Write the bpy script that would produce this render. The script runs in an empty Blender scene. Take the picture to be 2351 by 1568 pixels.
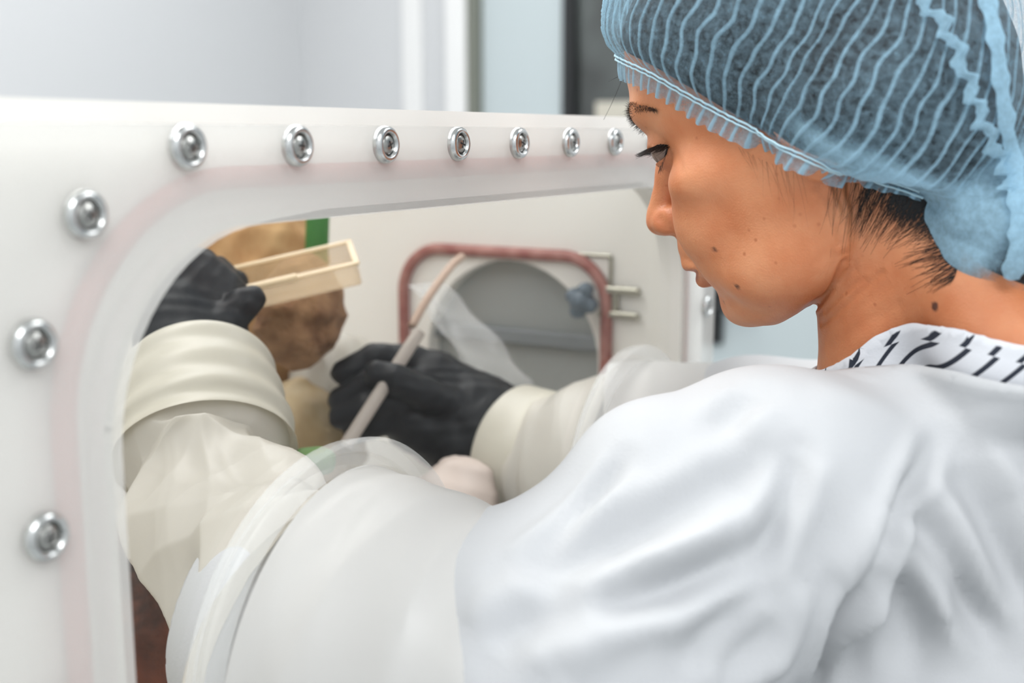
import bpy, math, random
import numpy as np
from mathutils import Vector, Matrix

# ---------------------------------------------------------------- camera, world, lamps, exposure
F_PX = 2700.0; IW, IH = 2351, 1568
YAW = math.radians(29.88); PITCH = math.radians(9.96)
CF = np.array([math.cos(YAW)*math.cos(PITCH), math.sin(YAW)*math.cos(PITCH), -math.sin(PITCH)])
CR = np.array([math.sin(YAW), -math.cos(YAW), 0.0]); CU = np.cross(CR, CF)
CC = np.array([0.0, -0.3655, 1.45])
scn = bpy.context.scene
COL = scn.collection
cd = bpy.data.cameras.new('camera'); cam = bpy.data.objects.new('camera', cd); COL.objects.link(cam)
cd.sensor_width = 36.0; cd.lens = 36.0*F_PX/IW; cd.clip_start = 0.02; cd.clip_end = 60
cam.matrix_world = Matrix(((CR[0], CU[0], -CF[0], CC[0]), (CR[1], CU[1], -CF[1], CC[1]), (CR[2], CU[2], -CF[2], CC[2]), (0, 0, 0, 1)))
cd.dof.use_dof = True; cd.dof.focus_distance = 0.665; cd.dof.aperture_fstop = (cd.lens/1000)/0.0085
scn.camera = cam
scn.view_settings.view_transform = 'Standard'; scn.view_settings.look = 'None'
scn.view_settings.gamma = 1.0; scn.view_settings.use_curve_mapping = False
scn.view_settings.exposure = 0.52
w = bpy.data.worlds.new('world'); scn.world = w; w.use_nodes = True
w.node_tree.nodes['Background'].inputs[0].default_value = (0.93, 0.97, 1.0, 1)
w.node_tree.nodes['Background'].inputs[1].default_value = 0.52
def area(name, loc, rot, sx, sy, power, col=(1, 1, 1)):
    l = bpy.data.lights.new(name, 'AREA'); l.shape = 'RECTANGLE'; l.size = sx; l.size_y = sy; l.energy = power; l.color = col
    o = bpy.data.objects.new(name, l); COL.objects.link(o); o.location = loc; o.rotation_euler = [math.radians(a) for a in rot]
    return o
area('ceiling_light', (-0.75, -1.15, 2.66), (0, 0, 0), 1.2, 1.2, 22, (.97, .985, 1))
area('ceiling_light', (1.75, -1.2, 2.66), (0, 0, 0), 1.2, 1.2, 14, (.97, .985, 1))
area('ceiling_light', (-0.75, 0.95, 2.66), (0, 0, 0), 1.2, 1.2, 4, (.97, .985, 1))
area('ceiling_light', (1.75, 1, 2.66), (0, 0, 0), 1.2, 1.2, 7, (.97, .985, 1))
area('ceiling_light', (.55, .75, 2.66), (0, 0, 0), 1.2, .6, 13, (1, .975, .93))  # unseen warm lamp added to brighten the inside of the glove box
try:
    scn.cycles.use_denoising = True
    scn.cycles.max_bounces = 10; scn.cycles.transparent_max_bounces = 24; scn.cycles.transmission_bounces = 8
    scn.cycles.caustics_reflective = False; scn.cycles.caustics_refractive = False
    scn.cycles.sample_clamp_indirect = 6
except Exception:
    pass

# ---------------------------------------------------------------- camera geometry helpers (where a line of sight meets a plane of the room)
def ray(px, py): return (px-IW/2)/F_PX*CR-(py-IH/2)/F_PX*CU+CF
def at(px, py, z): return CC+ray(px, py)*z
def on_y(px, py, y=0.0):
    d = ray(px, py); return CC+d*((y-CC[1])/d[1])
def on_x(px, py, x):
    d = ray(px, py); return CC+d*((x-CC[0])/d[0])

# ---------------------------------------------------------------- object helpers
def tag(o, label=None, cat=None, group=None, kind=None):
    if label: o['label'] = label
    if cat: o['category'] = cat
    if group: o['group'] = group
    if kind: o['kind'] = kind
    return o
WLOC = {}
def empty(name, loc, label=None, cat=None, group=None, kind=None):
    o = bpy.data.objects.new(name, None); COL.objects.link(o); o.location = loc; o.empty_display_size = .05; WLOC[o.name] = Vector(loc)
    return tag(o, label, cat, group, kind)
def link(name, me, mat, parent=None, smooth=True):
    o = bpy.data.objects.new(name, me); COL.objects.link(o)
    if mat: me.materials.append(mat)
    if parent is not None:
        o.parent = parent
        o.matrix_parent_inverse = Matrix.Translation(-WLOC.get(parent.name, Vector((0, 0, 0))))
    if smooth and len(me.polygons): me.polygons.foreach_set('use_smooth', [True]*len(me.polygons))
    return o
def mesh(name, V, Fc):
    me = bpy.data.meshes.new(name)
    V = np.asarray(V, dtype=np.float64)
    if isinstance(Fc, np.ndarray):
        n, k = Fc.shape
        me.vertices.add(len(V)); me.vertices.foreach_set('co', V.astype(np.float32).ravel())
        me.loops.add(n*k); me.loops.foreach_set('vertex_index', Fc.astype(np.int32).ravel())
        me.polygons.add(n); me.polygons.foreach_set('loop_start', np.arange(0, n*k, k, dtype=np.int32))
        me.polygons.foreach_set('loop_total', np.full(n, k, dtype=np.int32))
        me.update(calc_edges=True); me.validate()
    else:
        me.from_pydata([tuple(v) for v in V], [], Fc); me.update()
    return me
class MB:
    """collects shapes that make ONE mesh object"""
    def __init__(s): s.v = []; s.f = []
    def add(s, V, Fc):
        b = len(s.v); s.v += [tuple(float(c) for c in v) for v in V]; s.f += [tuple(b+int(i) for i in f) for f in Fc]; return s
    def box(s, a, b, bev=0.0):
        a = np.minimum(a, b).astype(float) if 0 else np.array([min(x, y) for x, y in zip(a, b)]); b = np.array([max(x, y) for x, y in zip(a, b)]) if 1 else b
        return s.add(*rbox(a, b, bev))
    def obox(s, c, ax, ay, az, bev=0.0):
        c = np.array(c, float); M = np.array([ax, ay, az], float); L = np.linalg.norm(M, axis=1); Q = (M.T/L)
        V, Fc = rbox(-L/2, L/2, bev); return s.add([c+Q@np.array(v) for v in V], Fc)
    def tube(s, P, r, n=12, cap=True, flat=None):
        V, Fc = tube(P, r, n, cap); return s.add(V, Fc)
    def lathe(s, prof, c, axis, n=32):
        V, Fc = lathe(prof, c, axis, n); return s.add(V, Fc)
    def build(s, name, mat, parent=None, smooth=False, bevel=0):
        me = bpy.data.meshes.new(name); me.from_pydata(s.v, [], s.f); me.update()
        o = link(name, me, mat, parent, smooth)
        if smooth == 'auto':
            for p in me.polygons: p.use_smooth = True
            m = o.modifiers.new('split', 'EDGE_SPLIT'); m.split_angle = math.radians(35)
        return o
def rbox(a, b, bev=0.0):
    a = np.array(a, float); b = np.array(b, float)
    if bev <= 0:
        V = [(x, y, z) for x in (a[0], b[0]) for y in (a[1], b[1]) for z in (a[2], b[2])]
        return V, [(0, 1, 3, 2), (4, 6, 7, 5), (0, 4, 5, 1), (2, 3, 7, 6), (0, 2, 6, 4), (1, 5, 7, 3)]
    c = (a+b)/2; h = (b-a)/2; bev = min(bev, h.min()*.99); V = []; idx = {}
    for sx in (-1, 1):
        for sy in (-1, 1):
            for sz in (-1, 1):
                for k in range(3):
                    p = np.array([sx, sy, sz])*(h-bev); p[k] += (sx, sy, sz)[k]*bev
                    idx[(sx, sy, sz, k)] = len(V); V.append(tuple(c+p))
    Fc = []
    for k in range(3):
        i, j = [(1, 2), (0, 2), (0, 1)][k]
        for s in (-1, 1):
            q = []
            for (p1, p2) in ((-1, -1), (1, -1), (1, 1), (-1, 1)):
                t = [0, 0, 0]; t[k] = s; t[i] = p1; t[j] = p2; q.append(idx[(*t, k)])
            Fc.append(tuple(q))
    for k in range(3):                       # edges along axis k
        i, j = [(1, 2), (0, 2), (0, 1)][k]
        for s1 in (-1, 1):
            for s2 in (-1, 1):
                def g(sk, kk):
                    t = [0, 0, 0]; t[k] = sk; t[i] = s1; t[j] = s2; return idx[(*t, kk)]
                Fc.append((g(-1, i), g(1, i), g(1, j), g(-1, j)))
    for sx in (-1, 1):
        for sy in (-1, 1):
            for sz in (-1, 1): Fc.append(tuple(idx[(sx, sy, sz, k)] for k in range(3)))
    return V, Fc
def frame(d):
    d = np.array(d, float); d = d/np.linalg.norm(d)
    u = np.cross(d, (0, 0, 1)) if abs(d[2]) < .9 else np.cross(d, (1, 0, 0)); u = u/np.linalg.norm(u)
    return d, u, np.cross(d, u)
def tube(P, r, n=12, cap=True):
    P = np.array(P, float); r = np.broadcast_to(r, (len(P),)); V = []; Fc = []
    T = np.gradient(P, axis=0); d, u, v = frame(T[0])
    for i in range(len(P)):
        t = T[i]/np.linalg.norm(T[i]); u = u-t*(u@t); u = u/np.linalg.norm(u); v = np.cross(t, u)
        for k in range(n):
            a = 2*math.pi*k/n; V.append(P[i]+r[i]*(math.cos(a)*u+math.sin(a)*v))
    for i in range(len(P)-1):
        for k in range(n): Fc.append((i*n+k, i*n+(k+1) % n, (i+1)*n+(k+1) % n, (i+1)*n+k))
    if cap: Fc.append(tuple(range(n))[::-1]); Fc.append(tuple((len(P)-1)*n+k for k in range(n)))
    return V, Fc
def lathe(prof, c, axis, n=32, closed=False):
    d, u, v = frame(axis); c = np.array(c, float); V = []; Fc = []; m = len(prof)
    for (r, h) in prof:
        for k in range(n):
            a = 2*math.pi*k/n; V.append(c+d*h+r*(math.cos(a)*u+math.sin(a)*v))
    for i in range(m if closed else m-1):
        j = (i+1) % m
        for k in range(n): Fc.append((i*n+k, i*n+(k+1) % n, j*n+(k+1) % n, j*n+k))
    return V, Fc
def spline(P, n):
    """Catmull-Rom through the points"""
    P = np.array(P, float); Q = np.vstack([2*P[0]-P[1], P, 2*P[-1]-P[-2]]); out = []
    for t in np.linspace(0, len(P)-1-1e-9, n):
        i = int(t); u = t-i; a, b, c, d = Q[i:i+4]
        out.append(.5*(2*b+(c-a)*u+(2*a-5*b+4*c-d)*u*u+(3*b-a-3*c+d)*u**3))
    return np.array(out)

# ---------------------------------------------------------------- material helpers
def principled(name, col, rough=.5, metal=0., **kw):
    m = bpy.data.materials.new(name); m.use_nodes = True; b = m.node_tree.nodes['Principled BSDF']
    b.inputs['Base Color'].default_value = (*col, 1); b.inputs['Roughness'].default_value = rough; b.inputs['Metallic'].default_value = metal
    for k, v in kw.items(): b.inputs[k.replace('_', ' ')].default_value = v
    return m
def N(m, t, **kw):
    n = m.node_tree.nodes.new(t)
    for k, v in kw.items():
        if k.startswith('i_'): n.inputs[k[2:].replace('_', ' ')].default_value = v
        else: setattr(n, k, v)
    return n
def L(m, a, b): m.node_tree.links.new(a, b)
def BS(m): return m.node_tree.nodes['Principled BSDF']
def noise_color(m, scale, c1, c2, detail=4, lo=.35, hi=.65, coord='Object', stretch=None):
    tc = N(m, 'ShaderNodeTexCoord'); n = N(m, 'ShaderNodeTexNoise'); n.inputs['Scale'].default_value = scale; n.inputs['Detail'].default_value = detail
    src = tc.outputs[coord]
    if stretch:
        mp = N(m, 'ShaderNodeMapping'); mp.inputs['Scale'].default_value = stretch; L(m, src, mp.inputs[0]); src = mp.outputs[0]
    L(m, src, n.inputs['Vector'])
    r = N(m, 'ShaderNodeValToRGB'); r.color_ramp.elements[0].position = lo; r.color_ramp.elements[1].position = hi
    r.color_ramp.elements[0].color = (*c1, 1); r.color_ramp.elements[1].color = (*c2, 1)
    L(m, n.outputs['Fac'], r.inputs[0]); L(m, r.outputs[0], BS(m).inputs['Base Color'])
    return n, r
def bump(m, scale, strength, dist=.001, detail=3, coord='Object'):
    tc = N(m, 'ShaderNodeTexCoord'); n = N(m, 'ShaderNodeTexNoise'); n.inputs['Scale'].default_value = scale; n.inputs['Detail'].default_value = detail
    L(m, tc.outputs[coord], n.inputs['Vector']); b = N(m, 'ShaderNodeBump'); b.inputs['Strength'].default_value = strength; b.inputs['Distance'].default_value = dist
    L(m, n.outputs['Fac'], b.inputs['Height']); L(m, b.outputs[0], BS(m).inputs['Normal']); return b

# ---------------------------------------------------------------- signed distance modelling (numpy)
def smin(a, b, k):
    h = np.clip(.5+.5*(b-a)/k, 0, 1); return b+(a-b)*h-k*h*(1-h)
def smax(a, b, k): return -smin(-a, -b, k)
def ell(P, c, r, R=None):
    q = P-np.asarray(c, np.float32)
    if R is not None: q = q@np.asarray(R, np.float32)
    r = np.asarray(r, np.float32); k0 = np.sqrt(((q/r)**2).sum(-1)); k1 = np.sqrt(((q/(r*r))**2).sum(-1))+1e-9
    return np.where(k0 < .3, (k0-1)*r.min(), k0*(k0-1)/k1)
def cap(P, a, b, ra, rb=None):
    rb = ra if rb is None else rb
    a = np.asarray(a, np.float32); b = np.asarray(b, np.float32); d = b-a
    h = np.clip(((P-a)@d)/(d@d), 0, 1); q = P-a-h[..., None]*d
    return np.sqrt((q*q).sum(-1))-(ra+(rb-ra)*h)
def surface_net(fn, lo, hi, h):
    """dual surface of fn=0 on a grid; blocks far from the surface are skipped"""
    lo = np.array(lo, float); n = np.ceil((np.array(hi)-lo)/h).astype(int)+1
    Bk = 8; nb = -(-n//Bk); n = nb*Bk+1
    bc = np.stack(np.meshgrid(*[np.arange(k) for k in nb], indexing='ij'), -1).reshape(-1, 3)
    cen = lo+(bc*Bk+Bk/2)*h
    dc = fn(cen.astype(np.float32)); near = np.abs(dc) < h*Bk*.5*1.74*1.9+2*h
    D = np.full(tuple(n), 1e3, np.float32)
    sgn = np.where(dc < 0, -1e3, 1e3)
    for b, s in zip(bc[~near], sgn[~near]):
        if s < 0: i = b*Bk; D[i[0]:i[0]+Bk+1, i[1]:i[1]+Bk+1, i[2]:i[2]+Bk+1] = s
    o = np.stack(np.meshgrid(*[np.arange(Bk+1)]*3, indexing='ij'), -1).reshape(-1, 3)
    bn = bc[near]
    for k in range(0, len(bn), 1500):
        idx = (bn[k:k+1500, None, :]*Bk+o[None]).reshape(-1, 3)
        v = fn((lo+idx*h).astype(np.float32)); D[idx[:, 0], idx[:, 1], idx[:, 2]] = v
    ins = D < 0
    c = np.zeros(tuple(n-1), np.int8)
    for dx in (0, 1):
        for dy in (0, 1):
            for dz in (0, 1): c += ins[dx:n[0]-1+dx, dy:n[1]-1+dy, dz:n[2]-1+dz]
    act = (c > 0) & (c < 8); vid = np.full(act.shape, -1, np.int64); ci = np.argwhere(act); vid[act] = np.arange(len(ci))
    V = lo+(ci+.5)*h
    for it in range(4):
        Vf = V.astype(np.float32); d = fn(Vf); e = h*.35; g = np.stack([fn(Vf+np.eye(3, dtype=np.float32)[a]*e)-fn(Vf-np.eye(3, dtype=np.float32)[a]*e) for a in range(3)], -1)/(2*e)
        g2 = (g*g).sum(-1, keepdims=True)+1e-6
        V = V-np.clip(d[:, None]*g/g2, -h, h)*(.9 if it else .6)
        V = np.clip(V, lo+(ci-.35)*h, lo+(ci+1.35)*h)
    quads = []
    for a in range(3):
        b, cc = (a+1) % 3, (a+2) % 3
        s0 = [slice(None)]*3; s1 = [slice(None)]*3; s0[a] = slice(0, -1); s1[a] = slice(1, None)
        i0 = ins[tuple(s0)]; i1 = ins[tuple(s1)]
        e = np.argwhere(i0 != i1); e = e[(e[:, b] > 0) & (e[:, cc] > 0) & (e[:, b] < n[b]-1) & (e[:, cc] < n[cc]-1)]
        f = i0[tuple(e.T)]
        def vv(db, dc_):
            q = e.copy(); q[:, b] -= db; q[:, cc] -= dc_; return vid[tuple(q.T)]
        q = np.stack([vv(1, 1), vv(0, 1), vv(0, 0), vv(1, 0)], -1)
        q[~f] = q[~f][:, ::-1]; quads.append(q)
    Q = np.concatenate(quads); Q = Q[(Q >= 0).all(1)]
    return V, Q
def trim(V, Q, dn, up, keep):
    """cut a mesh where dn<0 and slide its rim onto the cut line"""
    kq = keep[Q].all(1); Qk = Q[kq]; used = np.zeros(len(V), bool); used[Qk.ravel()] = True; rm = np.cumsum(used)-1
    E_ = np.sort(np.concatenate([Qk[:, [0, 1]], Qk[:, [1, 2]], Qk[:, [2, 3]], Qk[:, [3, 0]]]), 1); key = E_[:, 0]*len(V)+E_[:, 1]; uq, ct = np.unique(key, return_counts=True)
    b = uq[ct == 1]; rim = np.unique(np.r_[b//len(V), b % len(V)]); rim = rim[np.abs(dn[rim]) < 9]
    V = V.copy(); V[rim] += up*dn[rim][:, None]
    for _ in range(2):                                    # even the rim out
        nb = np.zeros_like(V); c = np.zeros(len(V)); i, j = b//len(V), b % len(V); np.add.at(nb, i, V[j]); np.add.at(nb, j, V[i]); np.add.at(c, i, 1); np.add.at(c, j, 1)
        V[rim] = .5*V[rim]+.5*nb[rim]/np.maximum(c[rim], 1)[:, None]
    return V[used], rm[Qk], used
def vattr(me, name, vals):
    a = me.attributes.new(name, 'FLOAT', 'POINT'); a.data.foreach_set('value', np.asarray(vals, np.float32))
def cattr(me, name, rgb):
    a = me.color_attributes.new(name, 'FLOAT_COLOR', 'POINT'); v = np.ones((len(rgb), 4), np.float32); v[:, :3] = rgb; a.data.foreach_set('color', v.ravel())

# ---------------------------------------------------------------- head pose: local axes x = her left, y = forward, z = up, in millimetres
HM = np.array([[-0.995, 0.064, -0.0766], [0.0278, 0.9148, 0.4029], [-0.0959, -0.3987, 0.912]])
HO = np.array([0.662, -0.1808, 1.4558])
def h2w(P): return HO+(np.asarray(P)@HM.T)/1000
def w2h(P): return ((np.asarray(P)-HO)@HM)*1000

# ---------------------------------------------------------------- the room
def struct(name, mb, mat, parent=None, smooth=False):
    o = mb.build(name, mat, parent, smooth)
    if parent is None: o['kind'] = 'structure'
    return o
wallm = principled('painted_wall', (.60, .61, .62), .6); bump(wallm, 60, .08, .001)
floorm = principled('vinyl_floor', (.45, .47, .47), .35); noise_color(floorm, 9, (.42, .44, .44), (.48, .5, .5))
ceilm = principled('ceiling_paint', (.82, .82, .82), .7)
RX0, RX1, RY0, RY1, RH = -1.7, 2.8, -2.1, 1.96, 2.7
struct('floor', MB().box((RX0-.1, RY0-.1, -.1), (RX1+.1, RY1+.1, 0)), floorm)
struct('ceiling', MB().box((RX0-.1, RY0-.1, RH), (RX1+.1, RY1+.1, RH+.1)), ceilm)
struct('wall_back', MB().box((RX0-.1, RY1, 0), (RX1+.1, RY1+.1, RH)), wallm)
struct('wall_left', MB().box((RX0-.1, RY0-.1, 0), (RX0, RY1, RH)), wallm)
struct('wall_front', MB().box((RX0, RY0-.1, 0), (RX1+.1, RY0, RH)), wallm)
DY0, DY1, DZ = .33, 1.339, 2.15                        # doorway in the right wall
struct('wall_right', MB().box((RX1, RY0, 0), (RX1+.1, DY0-.03, RH)).box((RX1, DY1+.03, 0), (RX1+.1, RY1, RH)).box((RX1, DY0-.03, DZ+.03), (RX1+.1, DY1+.03, RH)), wallm)
trimw = principled('white_casing', (.80, .80, .79), .4); gapm = principled('gap_shade', (.17, .18, .15), .6)
struct('trim_1', MB().box((RX1-.03, DY1+.035, 0), (RX1+.0, DY1+.10, DZ+.12), .004).box((RX1-.03, DY0-.10, 0), (RX1, DY0-.035, DZ+.12), .004).box((RX1-.03, DY0-.10, DZ+.035), (RX1, DY1+.10, DZ+.12), .004), trimw)
struct('trim_2', MB().box((RX1-.012, DY1+.19, 0), (RX1, DY1+.255, RH), .003), trimw)
struct('gap_strip', MB().box((RX1-.02, DY1+.002, 0), (RX1+.06, DY1+.035, DZ+.035), .002).box((RX1-.02, DY0-.035, 0), (RX1+.06, DY0-.002, DZ+.035), .002), gapm)  # dark strips painted in for the shadow gap beside the door leaf
doorm = principled('grey_blue_door', (.50, .565, .58), .38)
blackm = principled('black_rubber', (.012, .013, .014), .45)
def rrect(x0, y0, x1, y1, r, n=10):
    """rounded rectangle outline, counter-clockwise"""
    o = []
    for cx, cy, a0 in ((x1-r, y0+r, -90), (x1-r, y1-r, 0), (x0+r, y1-r, 90), (x0+r, y0+r, 180)):
        for k in range(n+1): a = math.radians(a0+90*k/n); o.append((cx+r*math.cos(a), cy+r*math.sin(a)))
    return o
def plate_with_hole(outer, inner, put, d0, d1):
    """ring-shaped plate between two outlines with the same point count; put(u,v,d) places it"""
    n = len(outer); V = [put(u, v, d) for d in (d0, d1) for ring in (outer, inner) for (u, v) in ring]; Fc = []
    for k in range(n):
        j = (k+1) % n; a, b, c, e = k, j, n+j, n+k
        Fc.append((a, b, c, e)); Fc.append((2*n+a, 2*n+e, 2*n+c, 2*n+b))
        Fc.append((a, 2*n+a, 2*n+b, b)); Fc.append((n+a, n+b, 3*n+b, 3*n+a))
    return V, Fc
def disc_plate(outer, put, d0, d1):
    n = len(outer); V = [put(u, v, d) for d in (d0, d1) for (u, v) in outer]
    return V, [tuple(range(n)), tuple(range(2*n-1, n-1, -1))]+[(k, n+k, n+(k+1) % n, (k+1) % n) for k in range(n)]
WY0, WY1, WZ0, WZ1 = .56, 1.068, 1.36, 1.96            # vision panel of the door
door = empty('door_1', (RX1, DY0, 0), kind='structure')
putx = lambda u, v, d: (d, u, v)
def loft_rect(x0, y0, x1, y1, inner, n=11):
    o = []
    k4 = len(inner)//4
    for q, (cx, cy) in enumerate(((x1, y0), (x1, y1), (x0, y1), (x0, y0))): o += [(cx, cy)]*k4
    return o
winr = rrect(WY0, WZ0, WY1, WZ1, .07)
V, Fc = plate_with_hole(loft_rect(DY0, .01, DY1, DZ, winr), winr, putx, RX1+.005, RX1+.045)
MB().add(V, Fc).build('door_leaf', doorm, door)
V, Fc = plate_with_hole(rrect(WY0-.016, WZ0-.016, WY1+.022, WZ1+.022, .085), rrect(WY0+.012, WZ0+.012, WY1-.012, WZ1-.012, .06), putx, RX1-.006, RX1+.05)
MB().add(V, Fc).build('rubber_seal', blackm, door)
paneg = principled('dark_glass', (.05, .06, .058), .06); paneg.node_tree.nodes['Principled BSDF'].inputs['Specular IOR Level'].default_value = .9
noise_color(paneg, 3.5, (.035, .04, .038), (.13, .15, .145), 2, .4, .7)
V, Fc = disc_plate(rrect(WY0, WZ0, WY1, WZ1, .07), putx, RX1+.018, RX1+.026)
MB().add(V, Fc).build('pane', paneg, door)
MB().box((RX1+.012, .84, 1.49), (RX1+.0175, 1.00, 1.535), .001).build('pane_strip', principled('beige_matte', (.55, .52, .44), .6), door)  # plain beige strip on the room side of the pane
mb = MB(); mb.box((RX1-.012, .63, .93), (RX1+.004, .70, 1.12), .004); mb.tube([(RX1-.004, .665, 1.03), (RX1-.05, .665, 1.03), (RX1-.055, .62, 1.03), (RX1-.055, .55, 1.03)], .011, 12)
mb.build('door_handle', blackm, door, 'auto')
# a control box on the far side of the vision panel wall is not seen; corridor surface behind the door
struct('wall_corridor', MB().box((RX1+.9, RY0, 0), (RX1+1.0, RY1, RH)), wallm)

lampm = bpy.data.materials.new('lamp_diffuser'); lampm.use_nodes = True
e_ = BS(lampm); e_.inputs['Emission Color'].default_value = (.97, .98, 1, 1); e_.inputs['Emission Strength'].default_value = 1.5
for x, y, a, b, lb in ((-0.75, -1.15, 1.2, 1.2, 'above the left rear of the room'), (1.75, -1.2, 1.2, 1.2, 'above the far right corner behind the woman'), (-0.75, 0.95, 1.2, 1.2, 'above the left side of the glove box'), (1.75, 1, 1.2, 1.2, 'above the grey-blue door'), (.55, .75, 1.2, .6, 'added unseen above the glove box to light its inside')):
    lo = empty('ceiling_lamp', (x, y, RH), 'flat ceiling light panel '+lb, 'lamp', 'ceiling light panels')
    MB().box((x-a/2-.03, y-b/2-.03, RH-.02), (x+a/2+.03, y+b/2+.03, RH), .003).build('frame', trimw, lo)
    MB().box((x-a/2, y-b/2, RH-.026), (x+a/2, y+b/2, RH-.0201)).build('diffuser', lampm, lo)

# ---------------------------------------------------------------- the woman's head and neck as one distance field
Z_T = np.array([-150, -120, -104, -99, -96, -91, -85, -78, -71, -63, -55, -44, -36, -27, -15, -5, 9, 18, 29, 36, 44, 52, 60, 73, 85, 100, 115, 128, 150.])
YF_T = np.array([20, 30, 48, 63, 74, 83, 89, 90.5, 90, 91, 93, 97, 98, 97, 92, 88, 86, 85, 86, 88, 90, 88, 88, 86.5, 82, 72, 55, 20, 5.])
W_T = np.array([25, 28, 33, 36, 39, 43, 47, 51, 54, 57.5, 60.5, 63.5, 65.5, 67, 68.5, 69.5, 70, 70, 70.5, 71, 71.5, 72, 72, 71.5, 68, 60, 46, 25, 8.])
YC_T = np.array([10, 15, 22, 24, 25, 24, 22, 19, 16, 13, 11, 8, 6, 4, 2, 0, -2, -3, -4, -5, -5, -5, -5, -8, -10, -12, -15, -18, -20.])
def fsmooth(z, T):
    return (np.interp(z-3, Z_T, T)+np.interp(z-1, Z_T, T)+np.interp(z+1, Z_T, T)+np.interp(z+3, Z_T, T))/4
def face_sdf(P):
    x, y, z = P[..., 0], P[..., 1], P[..., 2]
    X = np.abs(x); S = np.stack([X, y, z], -1)
    yf, w_, yc = fsmooth(z, YF_T), fsmooth(z, W_T), fsmooth(z, YC_T)
    n = np.interp(z, [-100, -60, -10, 15, 60, 100], [2.0, 1.95, 2.0, 1.85, 1.8, 2.0])
    dy = np.maximum(yf-yc, 5); yy = (y-yc)
    fr = (np.abs(X/w_)**n+np.abs(np.maximum(yy, 0)/dy)**n+1e-9)**(1/n)
    g = fr-1; sc = np.minimum(w_, dy)
    d = g*sc*np.where(yy > 0, 1.0, 1.0)
    d = np.maximum(d, -(y+25))
    # underside of the jaw: from the chin up to the jaw angle
    jaw = -(z+99.5-.06*(80-y)*0)*1.0
    jaw = (-(z)-np.interp(y, [-60, -20, 0, 20, 40, 60, 75, 100], [60, 66, 73, 84, 93, 97, 96.5, 96.5]))*.93
    d = smax(d, jaw, 9)
    d = smax(d, np.interp(z, [-100, -40, 0], [-12, -18, -30])-y, 14)
    cran = ell(S, (0, -3, 48), (73, 95, 80))
    d = smin(d, cran, 8)
    d = smin(d, ell(S, (0, -22, 10), (66, 72, 58)), 18)                 # back of the skull
    d = smin(d, ell(S, (47, 50, -3), (20, 24, 16)), 12)                 # cheekbone
    d = smin(d, ell(S, (34, 61, -27), (22, 24, 26)), 12)                # cheek
    d = smin(d, ell(S, (29, 64, -53), (16, 17, 15)), 10)                # lower cheek
    d = smin(d, ell(S, (44, 30, -62), (17, 34, 20)), 14)                # jaw muscle
    # eye region
    d = smax(d, -ell(S, (32, 101, 21), (15, 12.5, 9.5)), 9)
    d = smin(d, ell(S, (20, 75.5, 46), (24, 12, 9)), 10)                # brow
    d = smin(d, ell(S, (28.5, 72.6, 21.5), (13.9, 13.9, 13.9)), 4)          # lids over the eyeball
    d = smax(d, -ell(S, (34, 80.5, 20.0), (14, 8, 4.4), RL), 1.2)        # the opening between the lids
    d = smax(d, -ell(S, (29, 76, 18.5), (12.9, 12.9, 12.9)), .6) if False else d
    # nose
    d = smin(d, cap(S, (0, 84, 30), (0, 92.5, 9), 8, 8), 7)
    d = smin(d, cap(S, (0, 92.5, 9), (0, 106, -9), 8.2, 9.5), 6)
    d = smin(d, ell(S, (0, 108.5, -14.5), (11, 11, 9.6)), 4)
    d = smin(d, ell(S, (10.5, 100, -17), (7, 11, 8.2)), 5)
    d = smax(d, -cap(S, (6.8, 106, -30), (7.5, 101, -20), 3, 2), 1.5)
    d = smin(d, cap(S, (0, 109, -21), (0, 101, -27), 3, 3.2), 3)
    # mouth
    d = smin(d, ell(S, (0, 90, -38), (19, 15, 15)), 7)
    ul = np.minimum(cap(S, (0, 101.5, -44.2), (13, 98, -45.3), 6.6, 4.6), cap(S, (13, 98, -45.3), (26, 87, -50), 4.6, 2.))
    d = smin(d, ul, 3.5)
    ll = np.minimum(cap(S, (0, 96.4, -57.6), (12, 93.6, -57), 6.3, 5), cap(S, (12, 93.6, -57), (25, 86, -51.5), 5, 1.8))
    d = smin(d, ll, 3.5)
    g1 = np.minimum(cap(S, (0, 106, -51.3), (13, 101, -51), 1.5, 1.4), cap(S, (13, 101, -51), (27, 89, -50.6), 1.4, 1.0))
    d = smax(d, -g1, 2.2)
    d = smax(d, -cap(S, (0, 109.5, -30), (0, 112.5, -38.5), 3.6, 2.6), 3)  # philtrum
    d = smax(d, -ell(S, (0, 106, -67.5), (20, 8.8, 4.4)), 6)             # under the lower lip
    d = smin(d, ell(S, (0, 74.5, -79.5), (19, 17, 14.5)), 8)                  # chin
    # nasolabial crease
    d = smax(d, -np.minimum(cap(S, (16.5, 103, -13), (24, 98.5, -27), 1.3, 2), cap(S, (24, 98.5, -27), (33, 93, -47), 2, .8)), 5)
    # ear
    e1 = ell(S, (73.5, -19, 0), (4.5, 16, 28), RE)
    e1 = smax(e1, -ell(S, (79, -16, 5), (5, 9, 16), RE), 4)
    e1 = smin(e1, ell(S, (73, -15.5, -22.5), (4.2, 7.5, 7.5)), 5)
    d = smin(d, e1, 3)
    return d
def rotm(ax, deg):
    return np.array(Matrix.Rotation(math.radians(deg), 3, ax))
RL = rotm('Z', -44)
RE = rotm('X', -12)@rotm('Z', -18)
NECK_DN = HM.T@np.array([0, 0, -1.0])          # straight down, in head axes
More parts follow.
